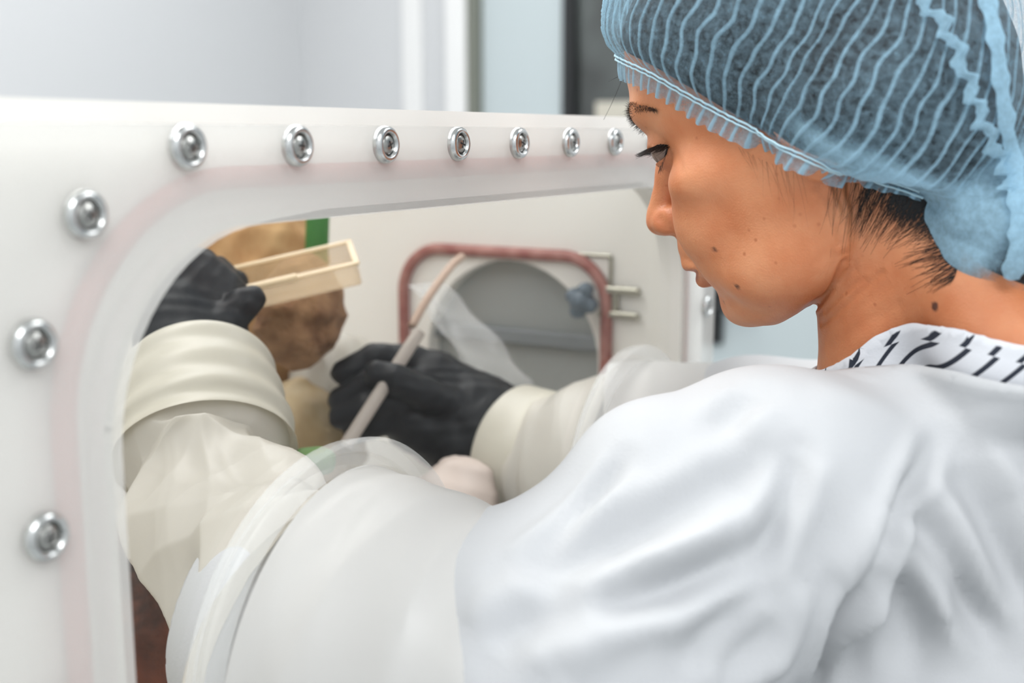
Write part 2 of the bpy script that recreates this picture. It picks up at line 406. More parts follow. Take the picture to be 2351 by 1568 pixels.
def neck_sdf(P):
    a = np.array([0, -26, -30.]); b = np.array([0, -9.5, -112.]); c = b+NECK_DN*60+np.array([0, -6, 0])
    d = cap(P, a, b, 50, 47); d = smin(d, cap(P, b, c, 47, 54), 10)
    X = np.stack([np.abs(P[..., 0]), P[..., 1], P[..., 2]], -1)
    d = smin(d, cap(X, (34, -28, -48), (18, 26, -130), 15, 11), 9)      # neck muscle
    d = smin(d, cap(X, (18, -42, -70), (60, -64, -150), 26, 30), 22)    # trapezius
    return d
SH_L = w2h(np.array([.555, -.210, 1.272])); SH_R = w2h(np.array([.85, -.185, 1.235])); CH = w2h(np.array([.70, -.22, 1.18])); UB = w2h(np.array([.70, -.285, 1.245]))
def torso_sdf(P):
    t = smin(cap(P, SH_L, UB, 40, 60), cap(P, SH_R, UB, 40, 60), 30)
    return smin(t, cap(P, UB, CH, 90, 105), 30)
def body_sdf(P):
    d = smin(face_sdf(P), neck_sdf(P), 4.5)
    return smin(d, torso_sdf(P), 28)
def under_sdf(P): return smin(neck_sdf(P), torso_sdf(P), 28)
def march(px, fn, off=0.0, t0=.42, it=60):
    """points on a distance field along many lines of sight, in head millimetres"""
    px = np.atleast_2d(np.array(px, float)); D = np.array([ray(a, b) for a, b in px]); t = np.full(len(px), t0)
    for i in range(it):
        P = w2h(CC+D*t[:, None]); v = fn(P.astype(np.float32))-off
        t = np.minimum(t+v/1000*.8, 1.0)
    return P

# ---------------------------------------------------------------- isolator: bolted front frame, clear window, two glove ports, end wall with transfer door
ISO = empty('isolator', (.60, .30, .90), 'white plastic glove box with a bolted rounded window frame and two round arm ports', 'glove box')
pl = principled('milky_frame', (.88, .87, .83), .3)
def make_see_through(m, fac, nz=None):
    nt = m.node_tree; b = BS(m); out = nt.nodes['Material Output']; tr = N(m, 'ShaderNodeBsdfTransparent'); mx = N(m, 'ShaderNodeMixShader'); mx.inputs[0].default_value = fac
    L(m, b.outputs[0], mx.inputs[1]); L(m, tr.outputs[0], mx.inputs[2]); L(m, mx.outputs[0], out.inputs[0]); return mx
make_see_through(pl, .60)
flm = principled('cream_flange', (.86, .845, .80), .5)
shell = principled('cream_shell', (.88, .865, .82), .45)
gask = principled('red_gasket', (.42, .085, .07), .5)
gask2 = principled('brown_gasket', (.36, .14, .115), .5); noise_color(gask2, 60, (.28, .09, .075), (.42, .2, .17))
puty = lambda u, v, d: (u, d, v)
PX0, PX1, PZ0, PZ1 = .19, 1.003, .93, 1.4546
OX0, OX1, OZ0, OZ1 = .3205, .938, .985, 1.410
hole = rrect(OX0, OZ0, OX1, OZ1, .088, 14)
V, Fc = plate_with_hole(loft_rect(PX0, PZ0, PX1, PZ1, hole), hole, puty, 0, .006)
MB().add(V, Fc).build('front_frame', pl, ISO, 'auto')
# gasket pressed behind the frame
path = rrect(.302, .965, .957, 1.431, .098, 16); g3 = [(x, .0115, z) for x, z in path]+[(path[0][0], .0115, path[0][1])]
MB().tube(g3, .0052, 12, False).build('gasket', gask, ISO, True)
V, Fc = plate_with_hole(loft_rect(.17, .90, 1.02, 1.4638, hole), rrect(OX0-.0015, OZ0-.0015, OX1+.0015, OZ1+.0015, .0895, 14), puty, .0175, .027)
MB().add(V, Fc).build('flange', flm, ISO, 'auto')
V, Fc = plate_with_hole(rrect(OX0-.004, OZ0-.004, OX1+.004, OZ1+.004, .092, 14), hole, puty, .006, .0172)
MB().add(V, Fc).build('frame_lip', flm, ISO, 'auto')
# clear window with dust and fine scratches on it
glm = bpy.data.materials.new('clear_window'); glm.use_nodes = True
def glass_nodes(m, tint=(.985, .99, .985), dust=.05, gloss=.35, edge=None):
    nt = m.node_tree; nt.nodes.clear(); out = N(m, 'ShaderNodeOutputMaterial')
    tr = N(m, 'ShaderNodeBsdfTransparent'); tr.inputs[0].default_value = (*tint, 1); gl = N(m, 'ShaderNodeBsdfGlossy'); gl.inputs['Roughness'].default_value = .03
    lw = N(m, 'ShaderNodeLayerWeight'); lw.inputs['Blend'].default_value = .5; pw = N(m, 'ShaderNodeMath', operation='POWER'); L(m, lw.outputs['Facing'], pw.inputs[0]); pw.inputs[1].default_value = 5
    fr = N(m, 'ShaderNodeMath', operation='MULTIPLY_ADD'); L(m, pw.outputs[0], fr.inputs[0]); fr.inputs[1].default_value = .9; fr.inputs[2].default_value = .03; mu = N(m, 'ShaderNodeMath', operation='MULTIPLY'); L(m, fr.outputs[0], mu.inputs[0]); mu.inputs[1].default_value = gloss
    mx = N(m, 'ShaderNodeMixShader'); L(m, mu.outputs[0], mx.inputs[0]); L(m, tr.outputs[0], mx.inputs[1]); L(m, gl.outputs[0], mx.inputs[2])
    df = N(m, 'ShaderNodeBsdfDiffuse'); df.inputs[0].default_value = (.8, .79, .76, 1); m2 = N(m, 'ShaderNodeMixShader')
    tc = N(m, 'ShaderNodeTexCoord'); vo = N(m, 'ShaderNodeTexVoronoi'); vo.inputs['Scale'].default_value = 230; L(m, tc.outputs['Object'], vo.inputs['Vector'])
    r = N(m, 'ShaderNodeMapRange'); r.inputs['From Min'].default_value = .07; r.inputs['From Max'].default_value = .0; r.inputs['To Max'].default_value = .5; L(m, vo.outputs['Distance'], r.inputs['Value'])
    no = N(m, 'ShaderNodeTexNoise'); no.inputs['Scale'].default_value = 14; L(m, tc.outputs['Object'], no.inputs['Vector'])
    r2 = N(m, 'ShaderNodeMapRange'); r2.inputs['From Min'].default_value = .48; r2.inputs['From Max'].default_value = .75; L(m, no.outputs['Fac'], r2.inputs['Value'])
    mm = N(m, 'ShaderNodeMath', operation='MULTIPLY'); L(m, r.outputs[0], mm.inputs[0]); L(m, r2.outputs[0], mm.inputs[1])
    ad = N(m, 'ShaderNodeMath', operation='ADD'); L(m, mm.outputs[0], ad.inputs[0]); ad.inputs[1].default_value = dust; ad.use_clamp = True
    L(m, ad.outputs[0], m2.inputs[0]); L(m, mx.outputs[0], m2.inputs[1]); L(m, df.outputs[0], m2.inputs[2]); L(m, m2.outputs[0], out.inputs[0])
glass_nodes(glm, dust=.010)
# window sheet with the two port holes left open
PORTS = [((.4595, 1.1856), .110), ((.826, 1.184), .104)]
bm_v = []; bm_f = []
def window_sheet(y):
    """rectangle with two round holes, built from quads fanned round each hole"""
    xs = [OX0-.004, .6428, OX1+.004]; V = []; Fc = []
    for i, ((cx, cz), r) in enumerate(PORTS):
        n = 48; x0, x1, z0, z1 = xs[i], xs[i+1], OZ0-.004, OZ1+.004; b = len(V)
        for k in range(n):
            a = 2*math.pi*k/n; dx, dz = math.cos(a), math.sin(a); V.append((cx+(r-.006)*dx, y, cz+(r-.006)*dz))
            t = min([(x1-cx)/dx if dx > 1e-9 else 1e9, (x0-cx)/dx if dx < -1e-9 else 1e9, (z1-cz)/dz if dz > 1e-9 else 1e9, (z0-cz)/dz if dz < -1e-9 else 1e9]); V.append((cx+t*dx, y, cz+t*dz))
        for k in range(n): j = (k+1) % n; Fc.append((b+2*k, b+2*j, b+2*j+1, b+2*k+1))
        # corners
        for ux, uz in ((x0, z0), (x1, z0), (x1, z1), (x0, z1)):
            V.append((ux, y, uz)); c = len(V)-1; aa = math.atan2(uz-cz, ux-cx) % (2*math.pi); k = int(aa/(2*math.pi)*n) % n; j = (k+1) % n
            Fc.append((b+2*k+1, c, b+2*j+1))
    return V, Fc
V, Fc = window_sheet(.016); me = mesh('window_pane', V, Fc); wp = link('window_pane', me, glm, ISO, False)
wp['label'] = 'clear dusty plastic window sheet'
# shell of the box
OUT = .98
mb = MB(); mb.box((.17, .027, .90), (1.02, .64, .93)); mb.build('base', shell, ISO)
top = principled('translucent_top', (.86, .86, .83), .5); make_see_through(top, .80)
MB().box((.17, .027, 1.452), (1.02, .64, 1.4638)).build('top_panel', top, ISO)
MB().box((.17, .62, .93), (1.02, .64, 1.452)).build('back_panel', shell, ISO)
MB().box((.17, .027, .93), (.19, .62, 1.452)).build('side_panel', shell, ISO)
circ = [(.2+.096*math.cos(2*math.pi*k/44), 1.235+.096*math.sin(2*math.pi*k/44)) for k in range(44)]
def loft_from_circle(y0, z0, y1, z1, c, n):
    o = []
    for k in range(n):
        a = 2*math.pi*k/n; dx, dz = math.cos(a), math.sin(a)
        t = min((y1-c[0])/dx if dx > 1e-9 else 1e9, (y0-c[0])/dx if dx < -1e-9 else 1e9, (z1-c[1])/dz if dz > 1e-9 else 1e9, (z0-c[1])/dz if dz < -1e-9 else 1e9)
        o.append((c[0]+t*dx, c[1]+t*dz))
    # snap the nearest point to each corner
    for cy, cz in ((y0, z0), (y1, z0), (y1, z1), (y0, z1)):
        i = min(range(n), key=lambda q: (o[q][0]-cy)**2+(o[q][1]-cz)**2); o[i] = (cy, cz)
    return o
V, Fc = plate_with_hole(loft_from_circle(.027, .93, .62, 1.452, (.2, 1.235), 44), circ, putx, OUT, OUT+.02)
MB().add(V, Fc).build('end_wall', shell, ISO, 'auto')
# transfer door on the end wall: red-brown gasket in a rounded square, grey port glass, latch knob and hinge bracket
td = MB(); path = rrect(.0946, 1.115, .3225, 1.3385, .045, 12); td.tube([(OUT-.004, y, z) for y, z in path]+[(OUT-.004, *path[0])], .0058, 12, False)
tdo = td.build('transfer_door_gasket', gask2, ISO, True)
greyg = principled('grey_port_glass', (.36, .38, .37), .25)
V, Fc = disc_plate([(.2+.098*math.cos(2*math.pi*k/44), 1.235+.098*math.sin(2*math.pi*k/44)) for k in range(44)], putx, OUT+.02, OUT+.026)
MB().add(V, Fc).build('port_glass', greyg, ISO)
MB().box((OUT+.010, .10, 1.247), (OUT+.019, .30, 1.262), .002).build('port_crossbar', principled('dark_grey_bar', (.22, .24, .25), .5), ISO)
mtl = principled('dull_metal', (.42, .41, .34), .4, .6); bluek = principled('blue_grey_knob', (.13, .17, .21), .45)
mb = MB()
for k in range(4):
    a = k*math.pi/2+.4; mb.lathe([(0, -.008), (.006, -.007), (.0075, 0), (.006, .007), (0, .008)], (OUT-.018, .113+.0085*math.cos(a), 1.300+.0105*math.sin(a)), (1, 0, 0), 12)
mb.lathe([(0, -.010), (.009, -.009), (.010, .006), (.004, .010), (.004, .018), (0, .018)], (OUT-.018, .113, 1.300), (1, 0, 0), 16)
mb.build('latch_knob', bluek, ISO, True)
mb = MB(); mb.box((OUT-.008, .062, 1.306), (OUT, .098, 1.313), .0015).box((OUT-.008, .062, 1.284), (OUT, .102, 1.290), .0015).box((OUT-.006, .083, 1.284), (OUT-.001, .089, 1.313), .001).box((OUT-.004, .0905, 1.313), (OUT, .0935, 1.342), .001).box((OUT-.003, .0905, 1.339), (OUT, .16, 1.342), .001)
mb.build('hinge_bracket', mtl, ISO)
# port rings
ringm = principled('frosted_ring', (.86, .87, .86), .12); make_see_through(ringm, .72)
for i, ((cx, cz), r) in enumerate(PORTS):
    V, Fc = lathe([(r, .002), (r+.001, -.003), (r-.0005, -.006), (r-.004, -.0068), (r-.0135, -.0062), (r-.0155, -.003), (r-.0155, .010), (r-.010, .010), (r-.008, .006), (r-.001, .006)], (cx, .0, cz), (0, 1, 0), 96, True)
    MB().add(V, Fc).build('port_ring', ringm, ISO, 'auto')
# bolts: cup washer and pan screw with a cross recess
steel = principled('polished_steel', (.62, .63, .62), .22, 1.0); steel2 = principled('screw_steel', (.38, .38, .36), .3, 1.0); darkr = principled('recess_black', (.01, .01, .01), .6)
def screw_mesh():
    n = 48; V = []; Fc = []; rad = [0, .0011, .0021, .0032, .0042, .0049, .0051]
    for ri, r in enumerate(rad):
        for k in range(n):
            a = 2*math.pi*k/n; x, z = r*math.cos(a), r*math.sin(a); h = .0018*(1-(r/.0051)**2)+.001
            if ri == len(rad)-1: h = 0
            V.append((x, -h-.0018, z))
    for i in range(len(rad)-1):
        for k in range(n): Fc.append((i*n+k, (i+1)*n+k, (i+1)*n+(k+1) % n, i*n+(k+1) % n))
    return V, Fc
V, Fc = screw_mesh(); sc_me = mesh('screw', V, Fc)
V, Fc = lathe([(.0097, 0), (.0098, -.0016), (.0091, -.0036), (.0076, -.0047), (.0064, -.0043), (.0059, -.0032), (.0056, -.0024), (.0050, -.0022)], (0, 0, 0), (0, 1, 0), 48); wa_me = mesh('washer', V, Fc)
V, Fc = lathe([(.0060, -.0031), (.0056, -.0026), (.0051, -.0024), (.0052, -.0018)], (0, 0, 0), (0, 1, 0), 40); gr_me = mesh('groove', V, Fc)
xb = MB(); xb.obox((0, -.0042, 0), (.0047, 0, 0), (0, .0012, 0), (0, 0, .00115), .0004).obox((0, -.0042, 0), (.00115, 0, 0), (0, .0012, 0), (0, 0, .0047), .0004)
xr_me = bpy.data.meshes.new('cross_recess'); xr_me.from_pydata(xb.v, [], xb.f); xr_me.update()
for me_, mt in ((sc_me, steel2), (wa_me, steel), (gr_me, darkr), (xr_me, darkr)): me_.materials.append(mt)
for me_ in (sc_me, wa_me, gr_me): me_.polygons.foreach_set('use_smooth', [True]*len(me_.polygons))
def put_bolt(x, z, rot):
    w = bpy.data.objects.new('bolt', wa_me); COL.objects.link(w); w.location = (x, 0, z); w.parent = ISO; w.matrix_parent_inverse = Matrix.Translation(-WLOC['isolator'])
    for nm, me_ in (('screw', sc_me), ('groove', gr_me), ('cross_recess', xr_me)):
        s = bpy.data.objects.new(nm, me_); COL.objects.link(s); s.parent = w; s.rotation_euler = (0, rot, 0)
rsb = random.Random(3)
BX = [.3627+.0700*k for k in range(9)]
spots = [(x, 1.445) for x in BX]+[(.3081, 1.4201), (.281, 1.3743), (.2805, 1.3007), (.2805, 1.2270), (.2805, 1.1534), (.2805, 1.08), (.978, 1.4201), (.980, 1.3743), (.980, 1.3007), (.980, 1.2270), (.980, 1.1534), (.980, 1.08)]+[(x, .952) for x in BX]
for x, z in spots: put_bolt(x, z, rsb.uniform(0, 3.1))
# stand under the isolator
standm = principled('stand_steel', (.5, .51, .52), .35, .8)
ST = empty('isolator_stand', (.60, .32, 0), 'steel stand carrying the white glove box', 'stand')
MB().box((.15, .01, .87), (1.04, .66, .90), .004).build('tabletop', standm, ST)
for x in (.19, 1.0):
    for y in (.05, .62): MB().box((x-.02, y-.02, 0), (x+.02, y+.02, .87), .003).build('leg', standm, ST)
# ---------------------------------------------------------------- long gloves in the ports
slv = principled('milky_sleeve', (.78, .75, .69), .35)
def sleeve_nodes(m, tcol, tl=.38, tp=.08):
    b = BS(m); out = m.node_tree.nodes['Material Output']; t = N(m, 'ShaderNodeBsdfTranslucent'); t.inputs[0].default_value = (*tcol, 1)
    mx = N(m, 'ShaderNodeMixShader'); mx.inputs[0].default_value = tl; L(m, b.outputs[0], mx.inputs[1]); L(m, t.outputs[0], mx.inputs[2])
    tr = N(m, 'ShaderNodeBsdfTransparent'); m2 = N(m, 'ShaderNodeMixShader'); m2.inputs[0].default_value = tp; L(m, mx.outputs[0], m2.inputs[1]); L(m, tr.outputs[0], m2.inputs[2]); L(m, m2.outputs[0], out.inputs[0])
sleeve_nodes(slv, (.80, .76, .66), .38, .02)
cuffm = principled('cream_cuff', (.66, .63, .54), .35); sleeve_nodes(cuffm, (.74, .69, .55), .2, 0)
gl_blk = principled('black_glove', (.006, .008, .011), .5, **{'Specular_IOR_Level': .3})
bump(gl_blk, 90, .35, .0015)
def ring_path(P, Rr, n, m, disp, flat=1.0):
    """tube along P with radii Rr and a displacement function of (along 0..1, angle)"""
    P = spline(P, n); Rr = np.interp(np.linspace(0, 1, n), np.linspace(0, 1, len(Rr)), Rr)
    T = np.gradient(P, axis=0); T /= np.linalg.norm(T, axis=1, keepdims=True); _, u, v = frame(T[0]); V = np.zeros((n, m, 3)); a = np.linspace(0, 2*math.pi, m, endpoint=False)
    for i in range(n):
        u = u-T[i]*(u@T[i]); u /= np.linalg.norm(u); v = np.cross(T[i], u)
        V[i] = P[i]+(Rr[i]+disp(i/(n-1), a))[:, None]*(np.cos(a)[:, None]*u+np.sin(a)[:, None]*v)
    i, k = np.meshgrid(np.arange(n-1), np.arange(m), indexing='ij'); Q = np.stack([i*m+k, i*m+(k+1) % m, (i+1)*m+(k+1) % m, (i+1)*m+k], -1).reshape(-1, 4)
    return V.reshape(-1, 3), Q, P, T
def crumple(seed, amp, ns=9):
    r = np.random.RandomState(seed); W_ = [(r.uniform(2, 13), r.randint(-4, 5), r.uniform(0, 6.28), r.uniform(.4, 1)/(1+.25*q)) for q in range(ns)]
    def f(s, a):
        o = 0
        for (ks, ka, p, w_) in W_: o = o+w_*(1-2*np.abs(np.sin(.5*(ks*s*2+ka*a+p+.8*np.sin(2*a+3*s+p)))))
        return amp*o/3*min(1, s*8+.05)*min(1, (1-s)*6+.08)
    return f
# glove hand from joint chains (metres, world)
def hand_sdf_fn(palm, fingers, wrist):
    def fn(P):
        d = cap(P, wrist[0], wrist[1], wrist[2], wrist[3])
        for a, b, ra, rb in palm: d = smin(d, cap(P, a, b, ra, rb), .010)
        for ch, ra, rb in fingers:
            n = len(ch)-1; f_ = None
            for i in range(n):
                c = cap(P, ch[i], ch[i+1], ra+(rb-ra)*i/n, ra+(rb-ra)*(i+1)/n); f_ = c if f_ is None else smin(f_, c, .003)
            d = smin(d, f_, .0035)
        return d+.0006*np.sin(P[..., 0]*310+2*np.sin(P[..., 2]*160))*np.sin(P[..., 2]*260+P[..., 1]*200)
    return fn
G = lambda px, py, z: at(px, py, z)
# left arm of the woman: near port
LS = empty('glove_sleeve', tuple(PORTS[0][0][i] if i != 1 else 0 for i in (0,))+(0.0, PORTS[0][0][1]), 'crumpled milky sleeve and black glove in near port, holding the clear tray', 'glove')
c1 = np.array([PORTS[0][0][0], .045, PORTS[0][0][1]])
PA = np.array([(.4595, .008, 1.1856), (.466, .032, 1.191), (.486, .078, 1.202), (.510, .125, 1.214), (.538, .169, 1.225), (.557, .191, 1.241)])
V, Q, Pp, Tt = ring_path(PA, [.0900, .0790, .0620, .0590, .0590, .058], 220, 190, crumple(5, .021, 12))
link('sleeve', mesh('sleeve', V, Q), slv, LS)
def cuff_disp(nr, amp): return lambda s, a: amp*np.cos(s*nr*2*math.pi)*np.ones_like(a)
PC1 = [G(473, 1052, .782), G(466, 975, .800), G(455, 890, .822), G(450, 860, .832)]
V, Q, _, _ = ring_path(PC1, [.0595, .0600, .0575, .0550, .0535, .045], 60, 96, cuff_disp(4, .0012))
link('cuff', mesh('cuff', V, Q), cuffm, LS)
wl = (G(448, 880, .826), G(432, 760, .850), .041, .037)
palm = [(G(425, 780, .842), G(425, 690, .858), .033, .030), (G(470, 780, .845), G(490, 690, .862), .028, .026), (G(400, 740, .84), G(440, 640, .862), .026, .024)]
fing = [((G(440, 660, .862), G(462, 608, .868), G(500, 622, .885), G(525, 655, .895)), .0118, .0095),
        ((G(470, 680, .866), G(505, 636, .876), G(538, 652, .893), G(545, 680, .902)), .0118, .0095),
        ((G(480, 710, .866), G(520, 672, .880), G(545, 690, .896), G(548, 712, .902)), .0112, .0090),
        ((G(480, 740, .862), G(520, 712, .878), G(540, 726, .892), G(540, 745, .896)), .0105, .0085),
        ((G(470, 770, .838), G(520, 740, .832), G(555, 700, .836), G(578, 686, .840)), .0150, .0098)]
hf = hand_sdf_fn(palm, fing, wl); c_ = G(470, 740, .86)
V, Q = surface_net(hf, c_-[.11, .11, .10], c_+[.11, .11, .10], .0022); link('glove', mesh('glove', V, Q), gl_blk, LS)
# right arm: far port
RS = empty('glove_sleeve', (PORTS[1][0][0], 0.0, PORTS[1][0][1]), 'smooth milky sleeve and black glove in far port, gripping a thin tube', 'glove')
c2 = np.array([PORTS[1][0][0], .045, PORTS[1][0][1]])
PA = np.array([(.826, .008, 1.184), (.825, .025, 1.185), (.820, .050, 1.187), (.819, .068, 1.188), (.820, .081, 1.189)])
V, Q, _, _ = ring_path(PA, [.0885, .082, .070, .060, .054], 120, 120, crumple(8, .003))
link('sleeve', mesh('sleeve', V, Q), slv, RS)
PC2 = [G(1262, 1062, .958), G(1225, 1047, .968), G(1190, 1034, .978), G(1165, 1025, .985), G(1150, 1020, .989)]
V, Q, _, _ = ring_path(PC2, [.0555, .0565, .0555, .0550, .046, .038], 50, 96, cuff_disp(0, 0))
link('cuff', mesh('cuff', V, Q), cuffm, RS)
wr = (G(1190, 1030, .98), G(1100, 975, .99), .045, .041)
palm = [(G(1110, 960, .992), G(1000, 880, 1.0), .034, .027), (G(1090, 1000, .985), G(990, 930, .99), .030, .028), (G(1085, 1045, .98), G(950, 965, .98), .026, .026), (G(1100, 1060, .975), G(1040, 1020, .975), .024, .022)]
fing = [((G(1010, 850, 1.0), G(940, 828, 1.0), G(860, 822, .99), G(790, 856, .985)), .0150, .0112),
        ((G(1000, 900, .985), G(930, 880, .972), G(850, 880, .968), G(782, 918, .972)), .0140, .0110),
        ((G(990, 930, .975), G(920, 925, .962), G(845, 935, .96), G(785, 958, .965)), .0135, .0108),
        ((G(990, 960, .975), G(925, 965, .965), G(860, 975, .965), G(815, 990, .968)), .0120, .0100),
        ((G(1040, 930, .968), G(975, 905, .955), G(910, 872, .950), G(868, 858, .952)), .0150, .0110)]
hf = hand_sdf_fn(palm, fing, wr); c_ = G(980, 930, .98)
V, Q = surface_net(hf, c_-[.13, .13, .10], c_+[.13, .13, .10], .0022); link('glove', mesh('glove', V, Q), gl_blk, RS)
tubm = principled('cloudy_tube', (.56, .50, .45), .3); make_see_through(tubm, .25)
a, b = G(795, 1022, .922), G(962, 762, .966)
tb = MB().tube([a, a+(b-a)*.5, b], .0055, 16).build('plastic_tube', tubm, None, 'auto'); tag(tb, 'cloudy grey plastic tube gripped upright in the black gloved fist', 'tube')
tb2 = MB().tube(spline([G(945, 750, .985), G(985, 680, 1.0), G(1035, 612, 1.03), G(1060, 590, 1.06)], 20), .0036, 10).build('bent_hose', principled('tan_hose', (.50, .36, .28), .5), None, True); tag(tb2, 'thin tan hose hanging above the black gloved fist', 'hose')

# ---------------------------------------------------------------- things inside the isolator
trm = principled('amber_clear_plastic', (.86, .68, .45), .12); make_see_through(trm, .66)
TR = empty('clear_tray', tuple(G(680, 640, .90)), 'shallow clear amber-tinted plastic tray pinched by the left black glove', 'tray')
cx, ax, ay, az = G(675, 634, .90), (G(815, 590, .91)-G(535, 655, .895)), None, None
ax = np.array(ax); L_ = np.linalg.norm(ax); ax = ax/L_; up = np.array([-.15, -.25, .95]); up = up-ax*(up@ax); up /= np.linalg.norm(up); ay = np.cross(up, ax)
hx, hy, hz, th_ = L_/2, .022, .0085, .0012
mb = MB(); mb.obox(cx-up*hz, ax*2*hx, ay*2*hy, up*th_*2)
mb.build('tray_floor', trm, TR)
mb = MB()
for s in (-1, 1):
    mb.obox(cx+ay*s*hy, ax*2*hx, ay*th_*2, up*2*hz, .0004); mb.obox(cx+ax*s*hx, ax*th_*2, ay*2*hy, up*2*hz, .0004)
mb.build('tray_wall', trm, TR)
rimm = principled('amber_rim', (.90, .74, .50), .1); make_see_through(rimm, .45); mb = MB()
for s in (-1, 1):
    mb.obox(cx+ay*s*hy+up*hz, ax*(2*hx+.004), ay*.005, up*.0022, .0006); mb.obox(cx+ax*s*hx+up*hz, ax*.005, ay*(2*hy+.004), up*.0022, .0006)
mb.obox(cx+up*hz-ax*.02-ay*hy, ax*.045, ay*.006, up*.005, .001)
mb.build('tray_rim', rimm, TR)
def lumpy(name, c, r, seed, mat, amp, label, cat, h=.004, flat=None, freq=60):
    rr = np.random.RandomState(seed); Wv = rr.normal(0, freq, (7, 3)); ph = rr.uniform(0, 6, 7); c = np.array(c)
    def fn(P):
        d = ell(P, c, r); q = 0
        for k in range(7): q = q+np.abs(np.sin(P@Wv[k].astype(np.float32)+ph[k]))
        d = d+amp*(q/3.5-1.2)
        if flat is not None: d = smax(d, flat-P[..., 2], .01)
        return d
    V, Q = surface_net(fn, c-np.array(r)-.02, c+np.array(r)+.02, h); o = link(name, mesh(name, V, Q), mat); tag(o, label, cat); return o
kraft = principled('kraft_paper', (.52, .30, .12), .7); noise_color(kraft, 22, (.40, .20, .07), (.66, .42, .20), 4, .35, .65)
bed = principled('brown_bedding', (.25, .11, .05), .9); noise_color(bed, 40, (.14, .06, .025), (.42, .24, .12), 5, .3, .7); bump(bed, 160, .8, .004)
tanm = principled('tan_bag', (.55, .43, .26), .6); noise_color(tanm, 18, (.42, .30, .15), (.66, .56, .38), 3, .35, .65)
whm = principled('white_film', (.82, .80, .74), .35); sleeve_nodes(whm, (.9, .88, .8), .35, .1)
darkb = principled('dark_brown_sack', (.10, .035, .02), .8); noise_color(darkb, 25, (.03, .015, .01), (.20, .06, .03), 4, .35, .65); bump(darkb, 90, .6, .004)
grm = principled('green_plastic', (.035, .17, .03), .5)
shelfm = principled('cream_shelf', (.78, .75, .66), .45)
FZ = .93
lumpy('paper_sack', G(600, 560, 1.06)+[0, .0, -.055], (.075, .05, .115), 3, kraft, .009, 'tan kraft paper sack standing behind the raised black glove', 'sack')
lumpy('bedding_bag', G(690, 705, .975)+[0, 0, -.005], (.048, .028, .048), 5, bed, .007, 'dark brown bag of bedding below the clear tray', 'bag')
lumpy('film_bag', G(775, 830, 1.06)+[0, 0, -.02], (.056, .034, .046), 7, whm, .008, 'crumpled whitish film bag between the two black gloves', 'bag')
lumpy('tan_sack', G(700, 1015, 1.03), (.066, .045, .056), 9, tanm, .007, 'tan sack low between the two sleeves, under the film bag', 'sack')
lumpy('dark_sack', G(330, 1500, .86), (.09, .10, .09), 12, darkb, .008, 'dark reddish-brown sack at the bottom left corner of the window', 'sack', .005)
lumpy('pink_pouch', G(1035, 1120, .905)+[0, 0, -.022], (.056, .03, .040), 15, principled('pink_film', (.50, .42, .375), .5), .013, 'pale pink pouch under the gripping black glove', 'pouch')
cp = MB(); pc = G(728, 545, 1.0); cp.lathe([(0, .034), (.0085, .033), (.010, .029), (.010, -.030), (.0085, -.033), (0, -.034)], pc, (.1, 0, 1), 24)
o = cp.build('green_bottle', grm, None, True); tag(o, 'small green bottle standing behind the far end of the clear tray', 'bottle')
lumpy('green_cloth', G(705, 1068, .80), (.030, .012, .012), 21, principled('green_cotton', (.12, .22, .07), .8), .004, 'strip of green cloth beside the near port ring', 'cloth', .003)
# shelf that the sacks stand on
mb = MB(); mb.box((.30, .36, 1.145), (.78, .618, 1.155), .002)
film = principled('hanging_film', (.84, .85, .85), .15); make_see_through(film, .74)
def sheet(name, p00, p10, p01, p11, mat, label, cat, amp=.006, n=40):
    V = []; 
    for i in range(n):
        for j in range(n):
            u, v = i/(n-1), j/(n-1); p = (1-u)*(1-v)*p00+u*(1-v)*p10+(1-u)*v*p01+u*v*p11
            V.append(p+np.array([.2, -.9, .1])*amp*(np.sin(7*u+3*v)+.5*np.sin(13*v-6*u)))
    Q = np.array([(i*n+j, (i+1)*n+j, (i+1)*n+j+1, i*n+j+1) for i in range(n-1) for j in range(n-1)])
    o = link(name, mesh(name, V, Q), mat); tag(o, label, cat)
    md = o.modifiers.new('thickness', 'SOLIDIFY'); md.thickness = .0006; return o

sheet('film_sheet', G(935, 655, 1.09), G(1005, 648, 1.10), G(1090, 900, 1.06), G(1230, 880, 1.07), film, 'hanging sheet of clear film in front of the round grey port', 'film')

